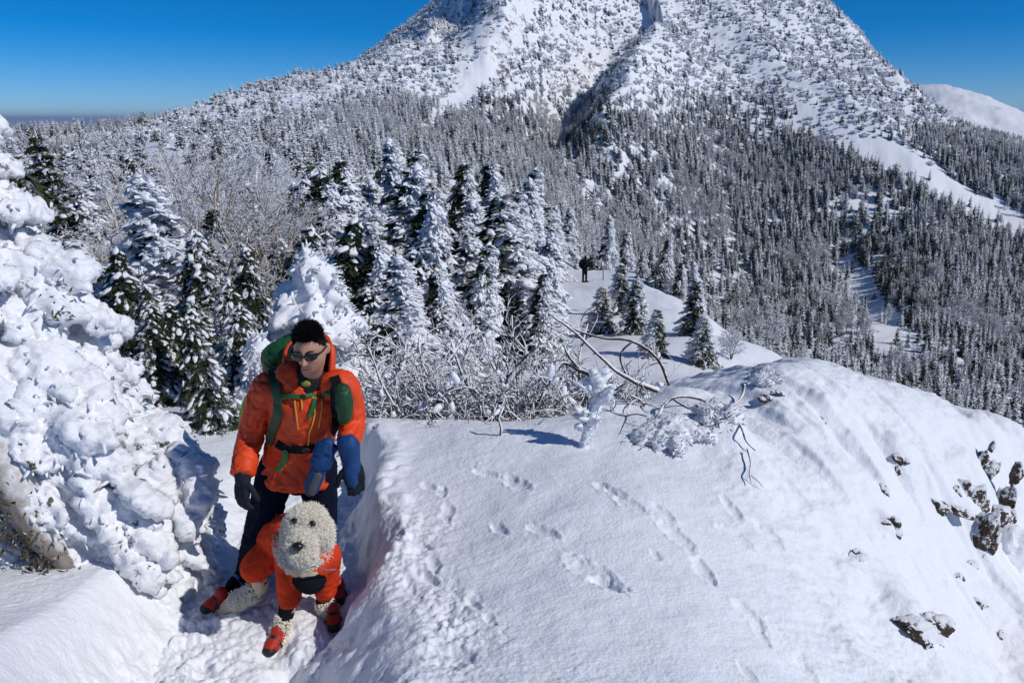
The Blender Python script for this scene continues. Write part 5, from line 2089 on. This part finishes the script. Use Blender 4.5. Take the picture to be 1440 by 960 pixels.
    def band(pxs, width, name, mat, parent, k=7, lift=.004, thick=.004, o_=org):
        q = spl(np.array(pxs, float), k)
        pn = [onj(x, y, lift) for x, y in q]
        P_, N_ = np.array([a for a, _ in pn]), np.array([n for _, n in pn])
        for _ in range(3):
            P_[1:-1] = (P_[:-2] + 2 * P_[1:-1] + P_[2:]) / 4
            N_[1:-1] = (N_[:-2] + 2 * N_[1:-1] + N_[2:]) / 4
        V_, F_ = ribbon(P_, N_, width, thick)
        mb_ = MB()
        mb_.add(V_ - o_, F_, 0, 0, False)
        return link(name, mb_.mesh(name, [mat]), parent)
    for pxs in ([(433, 630), (436, 605), (441, 590), (443, 575), (440, 560), (438, 548)], [(415, 562), (417, 580), (420, 602)], [(452, 556), (451, 575), (448, 600)], [(424, 560), (426, 575)]):
        band(pxs, .0065, 'zip', M_YEL, root, 6, .005)
    # hood: a thick collar standing round the head, open at the front, dark inside
    nb_ = J['neck']
    th = np.linspace(rad(-158), rad(158), 40)
    rows = [(-.045, .108, .095), (.0, .118, .108), (.05, .130, .125), (.10, .138, .140), (.135, .128, .150), (.128, .112, .134), (.10, .116, .122), (.04, .106, .106), (-.03, .090, .085)]
    Vh = []
    for zz, rx, ry in rows:
        op = np.abs(th) / rad(158)
        drop = .175 * sstep(.38, .95, op) * (zz > -.02)
        lift_ = .03 * np.cos(th)
        r_ = np.stack([np.sin(th) * rx * (1 + .05 * np.sin(th * 3)), np.cos(th) * ry + .015, zz * (1 - .30 * sstep(.5, 1, op)) - drop + lift_ * (zz > 0)], -1)
        r_[:, 1] -= .03 * sstep(.6, 1.0, op) * (zz < .08)
        Vh.append(r_)
    Vh = np.concatenate(Vh)
    nr_, nc_ = len(rows), len(th)
    Vh = Vh + np.array([0, .03, .0])
    Vh = Vh + (.008 * fbm(Vh * 12, 3, 5))[:, None]
    idx = np.arange(nr_ * nc_).reshape(nr_, nc_)
    Q = np.stack([idx[:-1, :-1], idx[:-1, 1:], idx[1:, 1:], idx[1:, :-1]], -1)
    mb = MB()
    hood_org = nb_ - org
    Vw = Vh @ rotm(rad(14), 0, rad(-3)).T + hood_org
    mb.add(Vw, Q[:5].reshape(-1, 4), 0, 0)
    mb.F.append(Q[5:].reshape(-1, 4)); mb.M.append(np.ones(Q[5:].size // 4, np.int32)); mb.A.append(np.zeros(Q[5:].size // 4)); mb.S.append(np.ones(Q[5:].size // 4, bool))
    hood = link('hood', mb.mesh('hood', [M_ORANGE, M_DARKIN]), root)
    # piping along the right edge of the hood opening
    # trousers
    t = Soup()
    t.limb([J['pel'] + np.array([0, .0, .06]), J['pel'] + np.array([0, 0, -.06])], [(.125, .165), (.125, .165)], 20)
    t.limb([J['rhip'], J['rknee'], J['rank'] + np.array([0, 0, .09])], [.105, .082, .078], 18)
    t.limb([J['lhip'], J['lknee'], J['lank'] + np.array([0, 0, .09])], [.105, .082, .078], 18)
    part_from(t, 'trousers', M_NAVY, root, org, .011, 3, .009, 7, 12, (1, 1, 1.6))
    # gloves
    s = Soup()
    hand(s, J['rwr'] + np.array([0, 0, -.01]), J['rtip'], (.8, -.6, 0), (0, 1, 0), .55, 1.08)
    s.limb([J['rwr'] + np.array([0, 0, .004]), J['rwr'] + np.array([0, 0, -.03])], [.040, .040])
    part_from(s, 'glove', M_CHAR, root, org, .006, 1, .002, 20, 3)
    s = Soup()
    hand(s, J['lwr'] + np.array([.008, -.01, -.05]), J['ltip'] + np.array([0, 0, -.01]), (-.8, -.4, 0), (.6, .6, 0), .45, 1.1)
    part_from(s, 'glove', M_CHAR, root, org, .006, 1, .002, 20, 4)
    s = Soup()
    wl = J['lwr']
    dl = nrm(J['ltip'] - wl)
    s.limb([wl + np.array([0, -.004, .045]), wl + dl * .03, wl + dl * .10], [.058, .049, .038], 16)
    s.limb([wl + dl * .08 + np.array([-.012, -.018, 0]), wl + dl * .17 + np.array([-.010, -.020, 0])], [(.026, .034), (.016, .027)], 12)
    part_from(s, 'gauntlet', M_BLUE, root, org, .007, 2, .003, 16, 5)
    # boots with crampons
    for s_, dx in (('r', -.05), ('l', .01)):
        a = J[s_ + 'ank']
        gz = float(height(a[0], a[1] - .08)[0]) + .025
        f = nrm(np.array([dx, -.15, 0]))
        sd = np.cross(f, Z3)
        o = np.array([a[0], a[1], gz])
        bsoup = Soup()
        bsoup.limb([o + Z3 * .17 + f * -.01, o + Z3 * .07, o + f * .02 + Z3 * .05], [(.058, .054), (.056, .050), (.05, .048)], 16)
        bsoup.limb([o - f * .065 + Z3 * .035, o + f * .06 + Z3 * .042, o + f * .165 + Z3 * .035], [.040, .046, .036], 16)
        bo, _, _ = part_from(bsoup, 'boot', M_BLACKC, root, org, .008, 2)
        sole = MB()
        for k_, (u0, u1, w0) in enumerate([(-.10, .21, .046)]):
            pts_ = np.array([o + f * u for u in np.linspace(u0, u1, 8)])
            V_, F_ = ribbon(pts_, np.tile(Z3, (8, 1)), np.array([.06, .078, .082, .080, .090, .098, .090, .05]), .022)
            sole.add(V_ - org, F_, 0, 0, False)
        link('sole', sole.mesh('sole', [M_RUB]), bo)
        cr = MB()
        for u in (-.08, .0, .09, .15, .19):
            for w_ in (-1, 1):
                p_ = o + f * u + sd * w_ * .044
                V_, F_ = sticks(np.array([p_ + Z3 * .0]), np.array([p_ - Z3 * .03 + f * (.03 if u > .14 else 0)]), .007, .002, 4)
                cr.add(V_ - org, F_, 0, 0, False)
        for w_ in (-1, 1):
            V_, F_ = tube([o + f * -.09 + sd * w_ * .043 - Z3 * .002, o + f * .05 + sd * w_ * .048 - Z3 * .002, o + f * .20 + sd * w_ * .040 - Z3 * .002], .006, 6)
            cr.add(V_ - org, F_, 0, 0)
        V_, F_ = ribbon(np.array([o + f * .13 + sd * x_ * .052 + Z3 * (.085 - .09 * abs(x_) ** 2.2) for x_ in np.linspace(-1, 1, 9)]), np.array([nrm(Z3 + sd * x_) for x_ in np.linspace(-1, 1, 9)]), .018, .004)
        cr.add(V_ - org, F_, 1, 0, False)
        V_, F_ = ribbon(np.array([o + f * .03 + sd * x_ * .060 + Z3 * (.125 - .12 * abs(x_) ** 2.2) for x_ in np.linspace(-1, 1, 9)]), np.array([nrm(Z3 + sd * x_) for x_ in np.linspace(-1, 1, 9)]), .018, .004)
        cr.add(V_ - org, F_, 1, 0, False)
        link('crampon', cr.mesh('crampon', [M_STEEL, M_BLUECR]), bo)

    # ---- backpack: its own thing, carried on the back
    bp_o = J['chest'] + np.array([-.07, .24, -.30])
    bp = thing('backpack', 'dark green hiking backpack with green straps on the hiker back', 'backpack', bp_o)
    s = Soup()
    s.limb([J['pel'] + np.array([-.08, .22, .02]), J['waist'] + np.array([-.09, .25, 0]), J['chest'] + np.array([-.10, .26, 0]), J['neck'] + np.array([-.13, .24, .06])],
           [(.10, .16), (.13, .19), (.135, .20), (.11, .18)], 20)
    part_from(s, 'pack_bag', M_DGREEN, bp, bp_o, .012, 3, .010, 8, 8)
    s = Soup()
    s.limb([J['neck'] + np.array([-.24, .20, .05]), J['neck'] + np.array([-.15, .20, .085]), J['neck'] + np.array([-.02, .24, .06])], [(.070, .060), (.085, .072), (.07, .06)], 16)
    part_from(s, 'lid', M_LIDG, bp, bp_o, .010, 3, .010, 12, 9)
    s = Soup()
    s.limb([J['relb'] + np.array([-.045, .14, -.10]), J['relb'] + np.array([-.06, .15, .02]), J['relb'] + np.array([-.035, .16, .12])], [.05, .055, .05], 12)
    part_from(s, 'side_pocket', M_LIME, bp, bp_o, .009, 2, .005, 12, 9)
    band([(384, 520), (388, 540), (392, 560), (392, 580), (386, 600), (380, 622)], .055, 'shoulder_strap', M_DGREEN, bp, 6, .004, .010, bp_o)
    band([(470, 530), (474, 545), (474, 565), (472, 590), (470, 606)], .050, 'shoulder_strap', M_BLACKC, bp, 6, .004, .010, bp_o)
    band([(394, 555), (410, 557), (436, 557), (458, 553), (470, 552)], .021, 'chest_strap', M_GREENC, bp, 6, .012, .004, bp_o)
    band([(443, 560), (440, 572), (435, 586)], .020, 'strap_end', M_GREENC, bp, 6, .012, .003, bp_o)
    band([(390, 622), (404, 629), (425, 631), (450, 626), (462, 620)], .045, 'hip_belt', M_BLACKC, bp, 6, .006, .008, bp_o)
    band([(404, 632), (401, 645), (392, 660)], .026, 'strap_end', M_GREENC, bp, 6, .018, .003, bp_o)
    pb, nb2 = onj(425, 558, .016)
    s = Soup()
    s.ball(pb, (.016, .008, .012))
    part_from(s, 'buckle', M_RUB, bp, bp_o, .004, 0)
    pb, nb2 = onj(430, 629, .020)
    s = Soup()
    s.ball(pb, (.026, .010, .018))
    part_from(s, 'buckle', M_RUB, bp, bp_o, .004, 0)
    pc, nc2 = onj(484, 566, .035)
    s = Soup()
    s.limb([pc + Z3 * .07, pc, pc - Z3 * .075], [.038, .048, .036], 14)
    po, _, _ = part_from(s, 'strap_pouch', M_DGREEN, bp, bp_o, .007, 2, .005, 18, 4)
    s = Soup()
    s.limb([pc + np.array([-.038, -.012, .085]), pc + np.array([-.042, -.018, -.05])], [.020, .018], 10)
    part_from(s, 'pocket', M_BLACKC, po, bp_o, .006, 1)
    # ---- blue pouch hanging from the belt
    p1, p2 = at(461, 624, 3.45), at(436, 692, 3.41)
    bo_ = p2
    pch = thing('pouch', 'blue and grey soft pouch hanging from the hiker hip belt', 'pouch', bo_)
    s = Soup()
    s.limb([p1, p1 * .55 + p2 * .45], [(.028, .050), (.032, .048)], 16)
    part_from(s, 'flap', M_BLUE, pch, bo_, .008, 2, .012, 13, 21)
    s = Soup()
    s.limb([p1 * .75 + p2 * .25, p1 * .3 + p2 * .7, p2], [(.024, .040), (.028, .040), (.022, .034)], 16)
    part_from(s, 'bag', M_BLUE, pch, bo_, .008, 2, .006, 15, 22)
    s = Soup()
    s.limb([p1 * .42 + p2 * .58 + np.array([.012, -.030, .005]), p2 + np.array([.006, -.026, .0])], [(.012, .024), (.012, .024)], 12)
    part_from(s, 'panel', M_GREYC, pch, bo_, .007, 1)


M_BLUECR = Mat('pale_blue_strap').fin((.10, .32, .62), .5, None, .3)
hiker()


# ------------------------------------------------------------------ the dog
def fur_mat():
    m = Mat('cream_fur')
    n = m.noise(m.obj(), 22, 4, .6)
    return m.fin(m.mix(n, (.99, .95, .84), (.94, .87, .72)), .8, m.bump(n, .3, .006), .15)


M_FUR = fur_mat()
M_UNDER = Mat('cream_undercoat').fin((.52, .44, .33), .9, None, .1)


def tufts(V, N, count, ln, seed, sel=None, dirb=None, r0=.0045):
    g = np.random.default_rng(seed)
    pool = np.arange(len(V)) if sel is None else np.where(sel)[0]
    i = pool[g.integers(0, len(pool), count)]
    p, n = V[i], N[i]
    d = nrm(n * .8 + g.normal(0, .55, p.shape) + (0 if dirb is None else np.asarray(dirb)))
    L = ln * (.5 + .8 * g.random(count))
    mb = MB()
    a = p - n * .004
    r = r0 * (.7 + .6 * g.random(count))
    for k in range(4):
        b = a + d * (L / 4)[:, None]
        V1, F1 = sticks(a, b, r * (1 - .18 * k), r * (1 - .18 * (k + 1)), 3)
        mb.add(V1, F1, 0, 0)
        a = b
        d = nrm(d + g.normal(0, .75, d.shape) - Z3 * .14)
    return mb


def dog():
    hc = at(431, 745, 3.20)
    nose = at(418, 769, 3.025)
    ch = at(434, 800, 3.37)
    wi = at(418, 758, 3.46)
    org = np.array([ch[0], ch[1], .03])
    root = thing('dog', 'curly cream dog in a red orange suit and red boots standing before the hiker', 'dog', org)
    rump = at(390, 756, 3.60)
    FR = [at(407, 778, 3.40), at(408, 832, 3.385), at(401, 868, 3.35), at(393, 890, 3.33), at(388, 906, 3.28)]
    FL = [at(460, 780, 3.46), at(458, 826, 3.50), at(455, 846, 3.51), at(464, 862, 3.51), at(469, 874, 3.47)]
    HR = [at(396, 766, 3.56), at(360, 795, 3.47), at(366, 824, 3.52), at(336, 843, 3.52), at(307, 861, 3.54)]
    HL = [at(408, 758, 3.66), at(432, 798, 3.64), at(458, 810, 3.72), at(473, 834, 3.72), at(477, 843, 3.68)]
    b = Soup()
    b.limb([ch + np.array([0, .0, .02]), wi, rump], [(.115, .098), (.115, .095), (.085, .08)], 18)
    b.limb([wi + np.array([.0, -.06, .02]), hc + np.array([0, .05, -.02])], [.062, .065], 14)
    b.ball(hc, (.090, .082, .098))
    b.ball(hc + np.array([0, .015, .050]), (.086, .078, .060))
    mz = hc * .35 + nose * .65
    b.ball(mz + np.array([0, 0.01, -.012]), (.052, .066, .052))
    b.ball(nose + np.array([.006, .05, -.055]), (.058, .048, .060))
    for s_ in (-1, 1):                                          # hanging ears lost in the curls
        b.ball(hc + np.array([s_ * .086, .020, -.030]), (.028, .046, .080), None, .1)
    for L_, rr in ((FR, [.062, .048, .036, .040, .036]), (FL, [.062, .048, .036, .040, .036]), (HR, [.065, .055, .040, .045, .036]), (HL, [.065, .055, .04, .04, .036])):
        b.limb(L_, rr, 12)
    b.limb([rump + np.array([0, .05, .03]), rump + np.array([-.04, .16, .10]), rump + np.array([-.06, .20, .2])], [.035, .03, .02], 10)
    body, V, F = part_from(b, 'body', M_UNDER, root, org, .011, 2, .006, 18, 3)
    V2, F2, N2 = V, F, None
    me = body.data
    N = np.empty(len(me.vertices) * 3, np.float32)
    me.vertices.foreach_get('normal', N)
    N = N.reshape(-1, 3).astype(float)
    hd = (np.linalg.norm((V - hc) / np.array([1, 1, 1.15]), axis=1) < .190) | ((V[:, 2] > .47) & (V[:, 0] < hc[0] + .05) & (V[:, 1] < hc[1] + .26) & (np.linalg.norm(V - hc, axis=1) < .37))
    face = np.linalg.norm(V - nose, axis=1) < .036
    for e in ((414, 732), (439, 736)):
        pe = at(e[0], e[1], 3.105)
        face |= np.linalg.norm(V - pe, axis=1) < .036
    mb = tufts(V - org, N, 72000, .028, 8, hd & ~face, (0, 0, -.25), .0021)
    link('head_curls', mb.mesh('head_curls', [M_FUR]), root)
    # eyes, nose
    bv = BVHTree.FromPolygons([tuple(v) for v in V], [list(map(int, f)) for F_ in F for f in F_])

    def onb(px, py, lift):
        d_ = nrm(ray(px, py))
        h = bv.ray_cast(Vector((0, 0, CAM_Z)), Vector(d_), 12)
        return (np.array(h[0]) - d_ * lift) if h[0] is not None else at(px, py, 3.08)
    for e in ((414, 732), (439, 736)):
        s = Soup()
        s.ball(onb(e[0], e[1], .012), (.0185, .014, .0165))
        part_from(s, 'eye', M_EYE, root, org, .003, 0)
    s = Soup()
    nn_ = onb(418, 768, .014)
    s.ball(nn_, (.029, .022, .021)).ball(nn_ + np.array([0, .0, -.014]), (.017, .016, .014))
    part_from(s, 'nose', M_NOSE, root, org, .004, 1)
    # suit
    s = Soup()
    s.limb([ch + np.array([0, .03, .03]), wi + np.array([0, .03, 0]), rump], [(.140, .122), (.150, .125), (.118, .112)], 18)
    s.limb([FR[0], FR[1] * .9 + FR[2] * .1, FR[1] * .68 + FR[2] * .32], [.074, .060, .054], 14)
    s.limb([FL[0], FL[1] * .95 + FL[2] * .05, FL[1] * .7 + FL[2] * .3], [.074, .060, .052], 14)
    s.limb([HR[0], HR[1], HR[1] * .72 + HR[2] * .28], [.092, .078, .062], 14)
    s.limb([HL[0], HL[1], HL[1] * .7 + HL[2] * .3], [.10, .078, .062], 14)
    s.ball(at(434, 812, 3.37), (.095, .07, .045))
    part_from(s, 'suit', M_DOGRED, root, org, .010, 3, .007, 11, 6, (1, 1, 1.7))
    # black chest guard
    s = Soup()
    s.limb([at(419, 816, 3.30), at(436, 822, 3.285), at(452, 815, 3.315)], [(.030, .046), (.034, .054), (.028, .046)], 14)
    part_from(s, 'chest_guard', M_BLACKC, root, org, .008, 2, .003, 14, 3)
    # cuffs, ankle fur, boots
    for L_, t0, toe in ((FR, .45, (-.03, -.10)), (FL, .45, (.03, -.10)), (HR, .35, (-.08, -.07)), (HL, .35, (.02, -.09))):
        s = Soup()
        s.limb([L_[1] * (1 - t0) + L_[2] * t0, L_[2], L_[2] * .45 + L_[3] * .55], [.046, .041, .040], 14)
        part_from(s, 'cuff', M_BLACKC, root, org, .008, 2, .002, 25, 3)
        c_ = L_[2] * .25 + L_[3] * .75
        sel = np.linalg.norm(V - c_, axis=1) < .085
        if sel.sum() > 10:
            mb = tufts(V - org, N, 2600, .026, 18, sel, (0, 0, .05), .004)
            link('ankle_fur', mb.mesh('ankle_fur', [M_FUR]), root)
        p_ = L_[4].copy()
        gz = float(height(p_[0], p_[1])[0])
        p_[2] = gz + .03
        f = nrm(np.array([toe[0], toe[1], 0]))
        sd = np.cross(f, Z3)
        s = Soup()
        s.limb([p_ - f * .03 + Z3 * .05, p_ - f * .015 + Z3 * .015, p_ + f * .05], [.036, .040, .034], 14)
        s.ball(p_ + f * .035 + Z3 * -.004, (.040, .040, .030))
        bo, _, _ = part_from(s, 'boot', M_RED, root, org, .007, 2, .002, 20, 2)
        s = Soup()
        s.limb([p_ - f * .035 - Z3 * .022, p_ + f * .03 - Z3 * .022], [(.020, .042), (.022, .046)], 14)
        s.ball(p_ + f * .056 - Z3 * .006, (.038, .040, .031))
        part_from(s, 'sole', M_RUB, bo, org, .007, 2)
        q = [p_ - f * .005 + sd * x_ * .046 + Z3 * (.045 - .055 * abs(x_) ** 2) for x_ in np.linspace(-1, 1, 9)]
        V_, F_ = ribbon(np.array(q) + f * .02, np.array([nrm(Z3 + sd * x_ * .8 + f * .5) for x_ in np.linspace(-1, 1, 9)]), .016, .005)
        mb = MB()
        mb.add(V_ - org, F_, 0, 0, False)
        link('strap', mb.mesh('strap', [M_RUB]), bo)
    # thin grey cord of the harness at the throat
    mb = MB()
    pts = [at(425, 800, 3.20), at(446, 796, 3.20), at(458, 801, 3.24), at(473, 800, 3.28)]
    V_, F_ = tube(spl(pts, 6), .0035, 6)
    mb.add(V_ - org, F_, 0, 0)
    link('harness_cord', mb.mesh('harness_cord', [M_STEEL]), root)


M_EYE = Mat('dog_eye').fin((.014, .008, .006), .1, None, .6)
M_NOSE = Mat('dog_nose').fin((.010, .010, .011), .3, None, .5)
dog()


# ------------------------------------------------------------------ far hiker and post on the saddle
def far_hiker():
    f = hit(822, 397)
    f[2] = float(height(f[0], f[1])[0])
    root = thing('person', 'tiny far hiker in black clothes on the saddle holding up a camera', 'person', f)
    b = Soup()
    b.limb([(-.10, 0, .04), (-.10, -.02, .48), (-.09, 0, .88)], [.07, .075, .10], 12)
    b.limb([(.10, .05, .04), (.09, 0, .48), (.07, 0, .88)], [.07, .075, .10], 12)
    b.limb([(0, 0, .85), (0, 0, 1.15), (0, 0, 1.40), (0, 0, 1.5)], [(.13, .17), (.13, .17), (.14, .20), (.08, .09)], 14)
    b.limb([(.02, -.18, 1.38), (.16, -.30, 1.16), (.40, -.24, 1.34)], [.065, .055, .045], 10)
    b.limb([(.02, .18, 1.38), (.18, .22, 1.16), (.42, -.12, 1.36)], [.065, .055, .045], 10)
    b.ball((.02, 0, 1.63), (.095, .085, .12))
    b.limb([(-.10, -.02, .05), (.06, -.02, .03)], [.05, .045], 10)
    b.limb([(.10, .05, .05), (.26, .05, .03)], [.05, .045], 10)
    part_from(b, 'body', M_BLACKC, root, np.zeros(3), .02, 2)
    s = Soup()
    s.ball((.075, 0, 1.61), (.045, .062, .085))
    part_from(s, 'face', M_SKIN, root, np.zeros(3), .012, 1)
    s = Soup()
    s.limb([(-.22, 0, 1.0), (-.24, 0, 1.2), (-.20, 0, 1.42)], [(.12, .15), (.13, .17), (.09, .13)], 12)
    part_from(s, 'daypack', M_BLACKC, root, np.zeros(3), .02, 2)
    c = thing('camera', 'small dark camera held out by the far hiker', 'camera', f + np.array([.47, -.18, 1.38]))
    s = Soup()
    s.ball((0, 0, 0), (.05, .07, .045)).limb([(.02, 0, 0), (.10, 0, 0)], [.032, .034], 10)
    part_from(s, 'camera_body', M_RUB, c, np.zeros(3), .012, 1)
    p = hit(848, 393)
    r = thing('post', 'thin trail marker post standing on the saddle beside the far hiker', 'post', p)
    mb = MB()
    mb.add(*tube([[0, 0, -.3], [0, 0, .5], [.01, 0, 1.05]], [.035, .034, .034], 8), 0, 0)
    link('shaft', mb.mesh('shaft', [M_BARK]), r)
    mb = MB()
    mb.add(*lumps(np.array([[.01, 0, 1.07]]), np.array([[.05, .05, .045]]), None, 2, .2), 0, 0)
    link('snow_cap', mb.mesh('snow_cap', [M_SNOW]), r)


far_hiker()

# ------------------------------------------------------------------ the air
def haze(dens):
    zs = [o.matrix_world.translation.z for o in SC.objects]
    co = np.empty(len(GROUND.data.vertices) * 3, np.float32)
    GROUND.data.vertices.foreach_get('co', co)
    co = co.reshape(-1, 3)
    lo, hi = float(co[:, 2].min()) - 1.0, float(co[:, 2].max()) + 15
    R = float(np.hypot(co[:, 0], co[:, 1]).max()) + 50
    V = np.array([[sx * R, sy * R, z] for z in (lo, hi) for sx, sy in ((-1, -1), (1, -1), (1, 1), (-1, 1))])
    F = np.array([[3, 2, 1, 0], [4, 5, 6, 7], [0, 1, 5, 4], [1, 2, 6, 5], [2, 3, 7, 6], [3, 0, 4, 7]])
    m = bpy.data.materials.new('air')
    m.use_nodes = True
    t = m.node_tree
    t.nodes.remove(t.nodes['Principled BSDF'])
    v = t.nodes.new('ShaderNodeVolumePrincipled')
    v.inputs['Color'].default_value = (.62, .76, 1, 1)
    v.inputs['Density'].default_value = dens
    v.inputs['Anisotropy'].default_value = .1
    t.links.new(v.outputs[0], t.nodes['Material Output'].inputs['Volume'])
    o = link('haze', make_mesh('haze', V, [F], [m]))
    tag(o, 'thin blue air over the mountains and lowland', None, None, 'stuff')


haze(4.5e-5)
